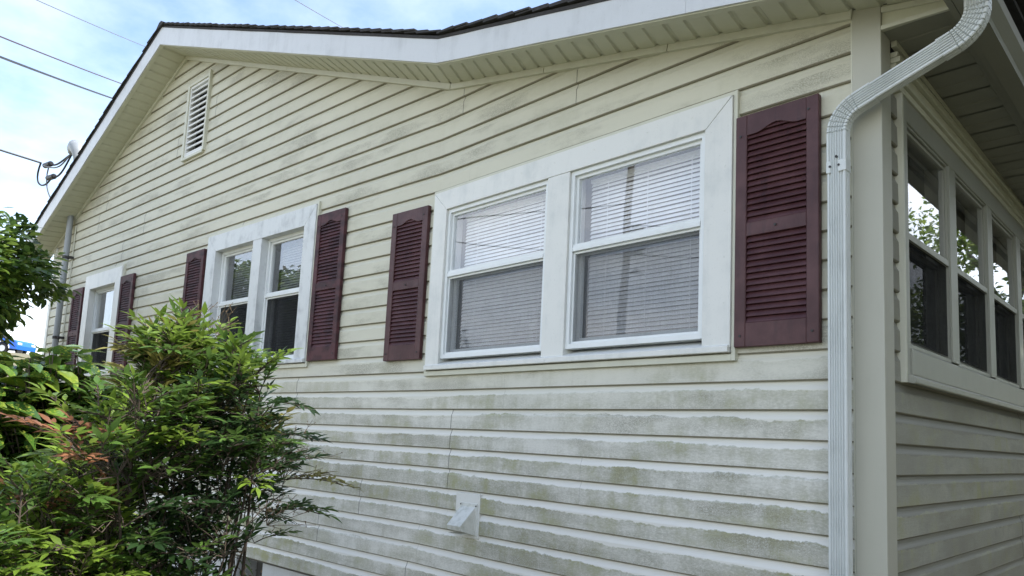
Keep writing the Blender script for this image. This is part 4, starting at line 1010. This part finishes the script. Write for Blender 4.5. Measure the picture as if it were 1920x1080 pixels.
# ---- trees across the yard and beside the house: seen in the panes and shading the side wall
def far_tree(loc, h, rad, label, seed, cols, n=5200, low=.25, leaf=.26):
    r0 = random.Random(seed); e = empty('shade_tree', loc); tag(e, label, 'tree', 'trees around the yard'); bpy.context.view_layer.update()
    base = Vector(loc); b = MB(); top = base + Vector((0, 0, h * .8))
    b.tube([tuple(base - Vector((0, 0, .3))), tuple(base + Vector((.1, .05, h * .3))), tuple(top)], [h * .03, h * .022, .04], 10)
    lobes = []
    for i in range(26):
        a = r0.uniform(0, 6.28); z = r0.uniform(low, .93); rr = rad * math.sin(math.pi * min(.95, (z - low) / (1 - low) * .8 + .18)) * r0.uniform(.45, .85)
        c_ = base + Vector((math.cos(a) * rr, math.sin(a) * rr, z * h)); lobes.append((c_, rad * r0.uniform(.28, .45)))
        s0 = base + Vector((0, 0, h * max(.15, z - .25))); b.tube([tuple(s0), tuple(s0.lerp(c_, .6) + Vector((0, 0, -.1))), tuple(c_)], [h * .010, h * .006, .015], 5, cap=False)
    adopt(b.build('trunk', 'bark', e), e)
    FLv = Leaves(BLADE, 'far_leaf')
    for i in range(n):
        c_, r_ = lobes[r0.randrange(len(lobes))]; d = Vector((r0.gauss(0, 1), r0.gauss(0, 1), r0.gauss(0, .8))).normalized() * r_ * r0.uniform(.5, 1.05)
        FLv.add(c_ + d, Vector((r0.gauss(0, 1), r0.gauss(0, 1), r0.gauss(-.2, .6))), leaf * r0.uniform(.6, 1.2), cols[r0.randrange(len(cols))], r0.uniform(-1, 1))
    FLv.build(e, 'leaf', None, 0, 'crown')
G1 = [(0.06, 0.11, 0.02), (0.09, 0.15, 0.03), (0.04, 0.08, 0.015), (0.13, 0.19, 0.035)]
far_tree((-12.4, -23.4, 0), 9.6, 3.2, 'broad tree mirrored in the right pane of the wide window', 1, G1)
far_tree((2.7, 17.5, 0), 9.4, 2.7, 'leafy tree mirrored in the side windows behind the house', 2, [(0.12, 0.19, 0.03), (0.18, 0.25, 0.04), (0.08, 0.14, 0.025)], 17000, .15, .16)
far_tree((6.0, 12.8, 0), 8.5, 3.0, 'tree standing beyond the side wall to the right', 3, G1, 14000, .12, .15)
far_tree((4.7, 3.0, 0), 11.5, 2.9, 'tree close to the right side of the house', 4, G1, 9000, .08, .42)
far_tree((6.0, 7.2, 0), 12.5, 3.0, 'tree midway along the right side of the house', 8, G1, 10000, .08, .42)
far_tree((5.0, -1.6, 0), 8.0, 2.4, 'unseen tree added right of the yard to shade the wall', 6, G1, 6000, .12)  # out-of-view tree, put in to darken the right end of the house
far_tree((-24.0, -14.0, 0), 7.5, 3.6, 'far tree mirrored in the left pane of the wide window', 5, [(0.10, 0.09, 0.04), (0.13, 0.11, 0.05), (0.07, 0.08, 0.03)])

# ================================================================== the blue car up the bank
cpos = pix((22, 662), 57.0); cpos.z = ground_z(cpos.x, cpos.y)
car = empty('parked_car', tuple(cpos)); tag(car, 'bright blue car parked far off, glimpsed above the bush at the left edge', 'car')
fwd = Vector((rv.x, rv.y, 0)).normalized(); sidev = Vector((-fwd.y, fwd.x, 0))
car.rotation_euler = (0, 0, math.atan2(fwd.y, fwd.x)); bpy.context.view_layer.update()
def cpart(b, name, mat, parent=car, bevel=0): o = b.build(name, mat, None, bevel); o.parent = parent; return o
# local: x forward (front wheel at 0), y across, z up. wheelbase 2.6, nose at +0.9
def arch(x, r_, n=8): return [(x + r_ * math.cos(math.pi * i / n), .34 + r_ * math.sin(math.pi * i / n)) for i in range(n + 1)]
side_poly = [(.88, .30), (.92, .55), (.86, .80), (.55, .93), (-.55, 1.02), (-2.9, 1.02), (-3.45, .95), (-3.5, .55), (-3.42, .30)] + list(reversed(arch(-2.6, .40))) + list(reversed(arch(0, .40)))
b = MB(); b.prism(side_poly, -.88, .88); cpart(b, 'body', 'car_blue')
b = MB(); b.prism([(-.50, 1.02), (-1.15, 1.46), (-2.3, 1.50), (-2.95, 1.02)], -.74, .74); cpart(b, 'cabin', 'car_blue', car, .03)
for y in (-.745, .745):
    b = MB(); b.prism([(-.68, 1.05), (-1.2, 1.41), (-1.68, 1.43), (-1.68, 1.05)], y - .004, y + .004); cpart(b, 'side_window', 'tyre_rubber')
    b = MB(); b.prism([(-1.76, 1.05), (-1.76, 1.43), (-2.26, 1.44), (-2.76, 1.05)], y - .004, y + .004); cpart(b, 'side_window', 'tyre_rubber')
b = MB(); b.quad((-.52, -.68, 1.06), (-.52, .68, 1.06), (-1.13, .64, 1.46), (-1.13, -.64, 1.46)); cpart(b, 'windscreen', 'tyre_rubber')
for x in (0, -2.6):
    for y in (-.80, .80):
        b = MB(); b.tube([(x, y - .1, .33), (x, y + .1, .33)], .33, 20); w_ = cpart(b, 'wheel', 'tyre_rubber')
        b = MB(); b.tube([(x, y - .106, .33), (x, y + .106, .33)], .2, 14); o = b.build('rim', 'car_white', None); o.parent = w_
        b = MB(); b.tube([(x + .43 * math.cos(math.pi * i / 10), y + (.085 if y > 0 else -.085), .34 + .43 * math.sin(math.pi * i / 10)) for i in range(11)], .035, 6); cpart(b, 'arch_trim', 'car_white')
for y in (-.62, .62):
    b = MB(); b.box(.84, .93, y - .18, y + .18, .60, .74); cpart(b, 'headlight', 'car_white', car, .02)
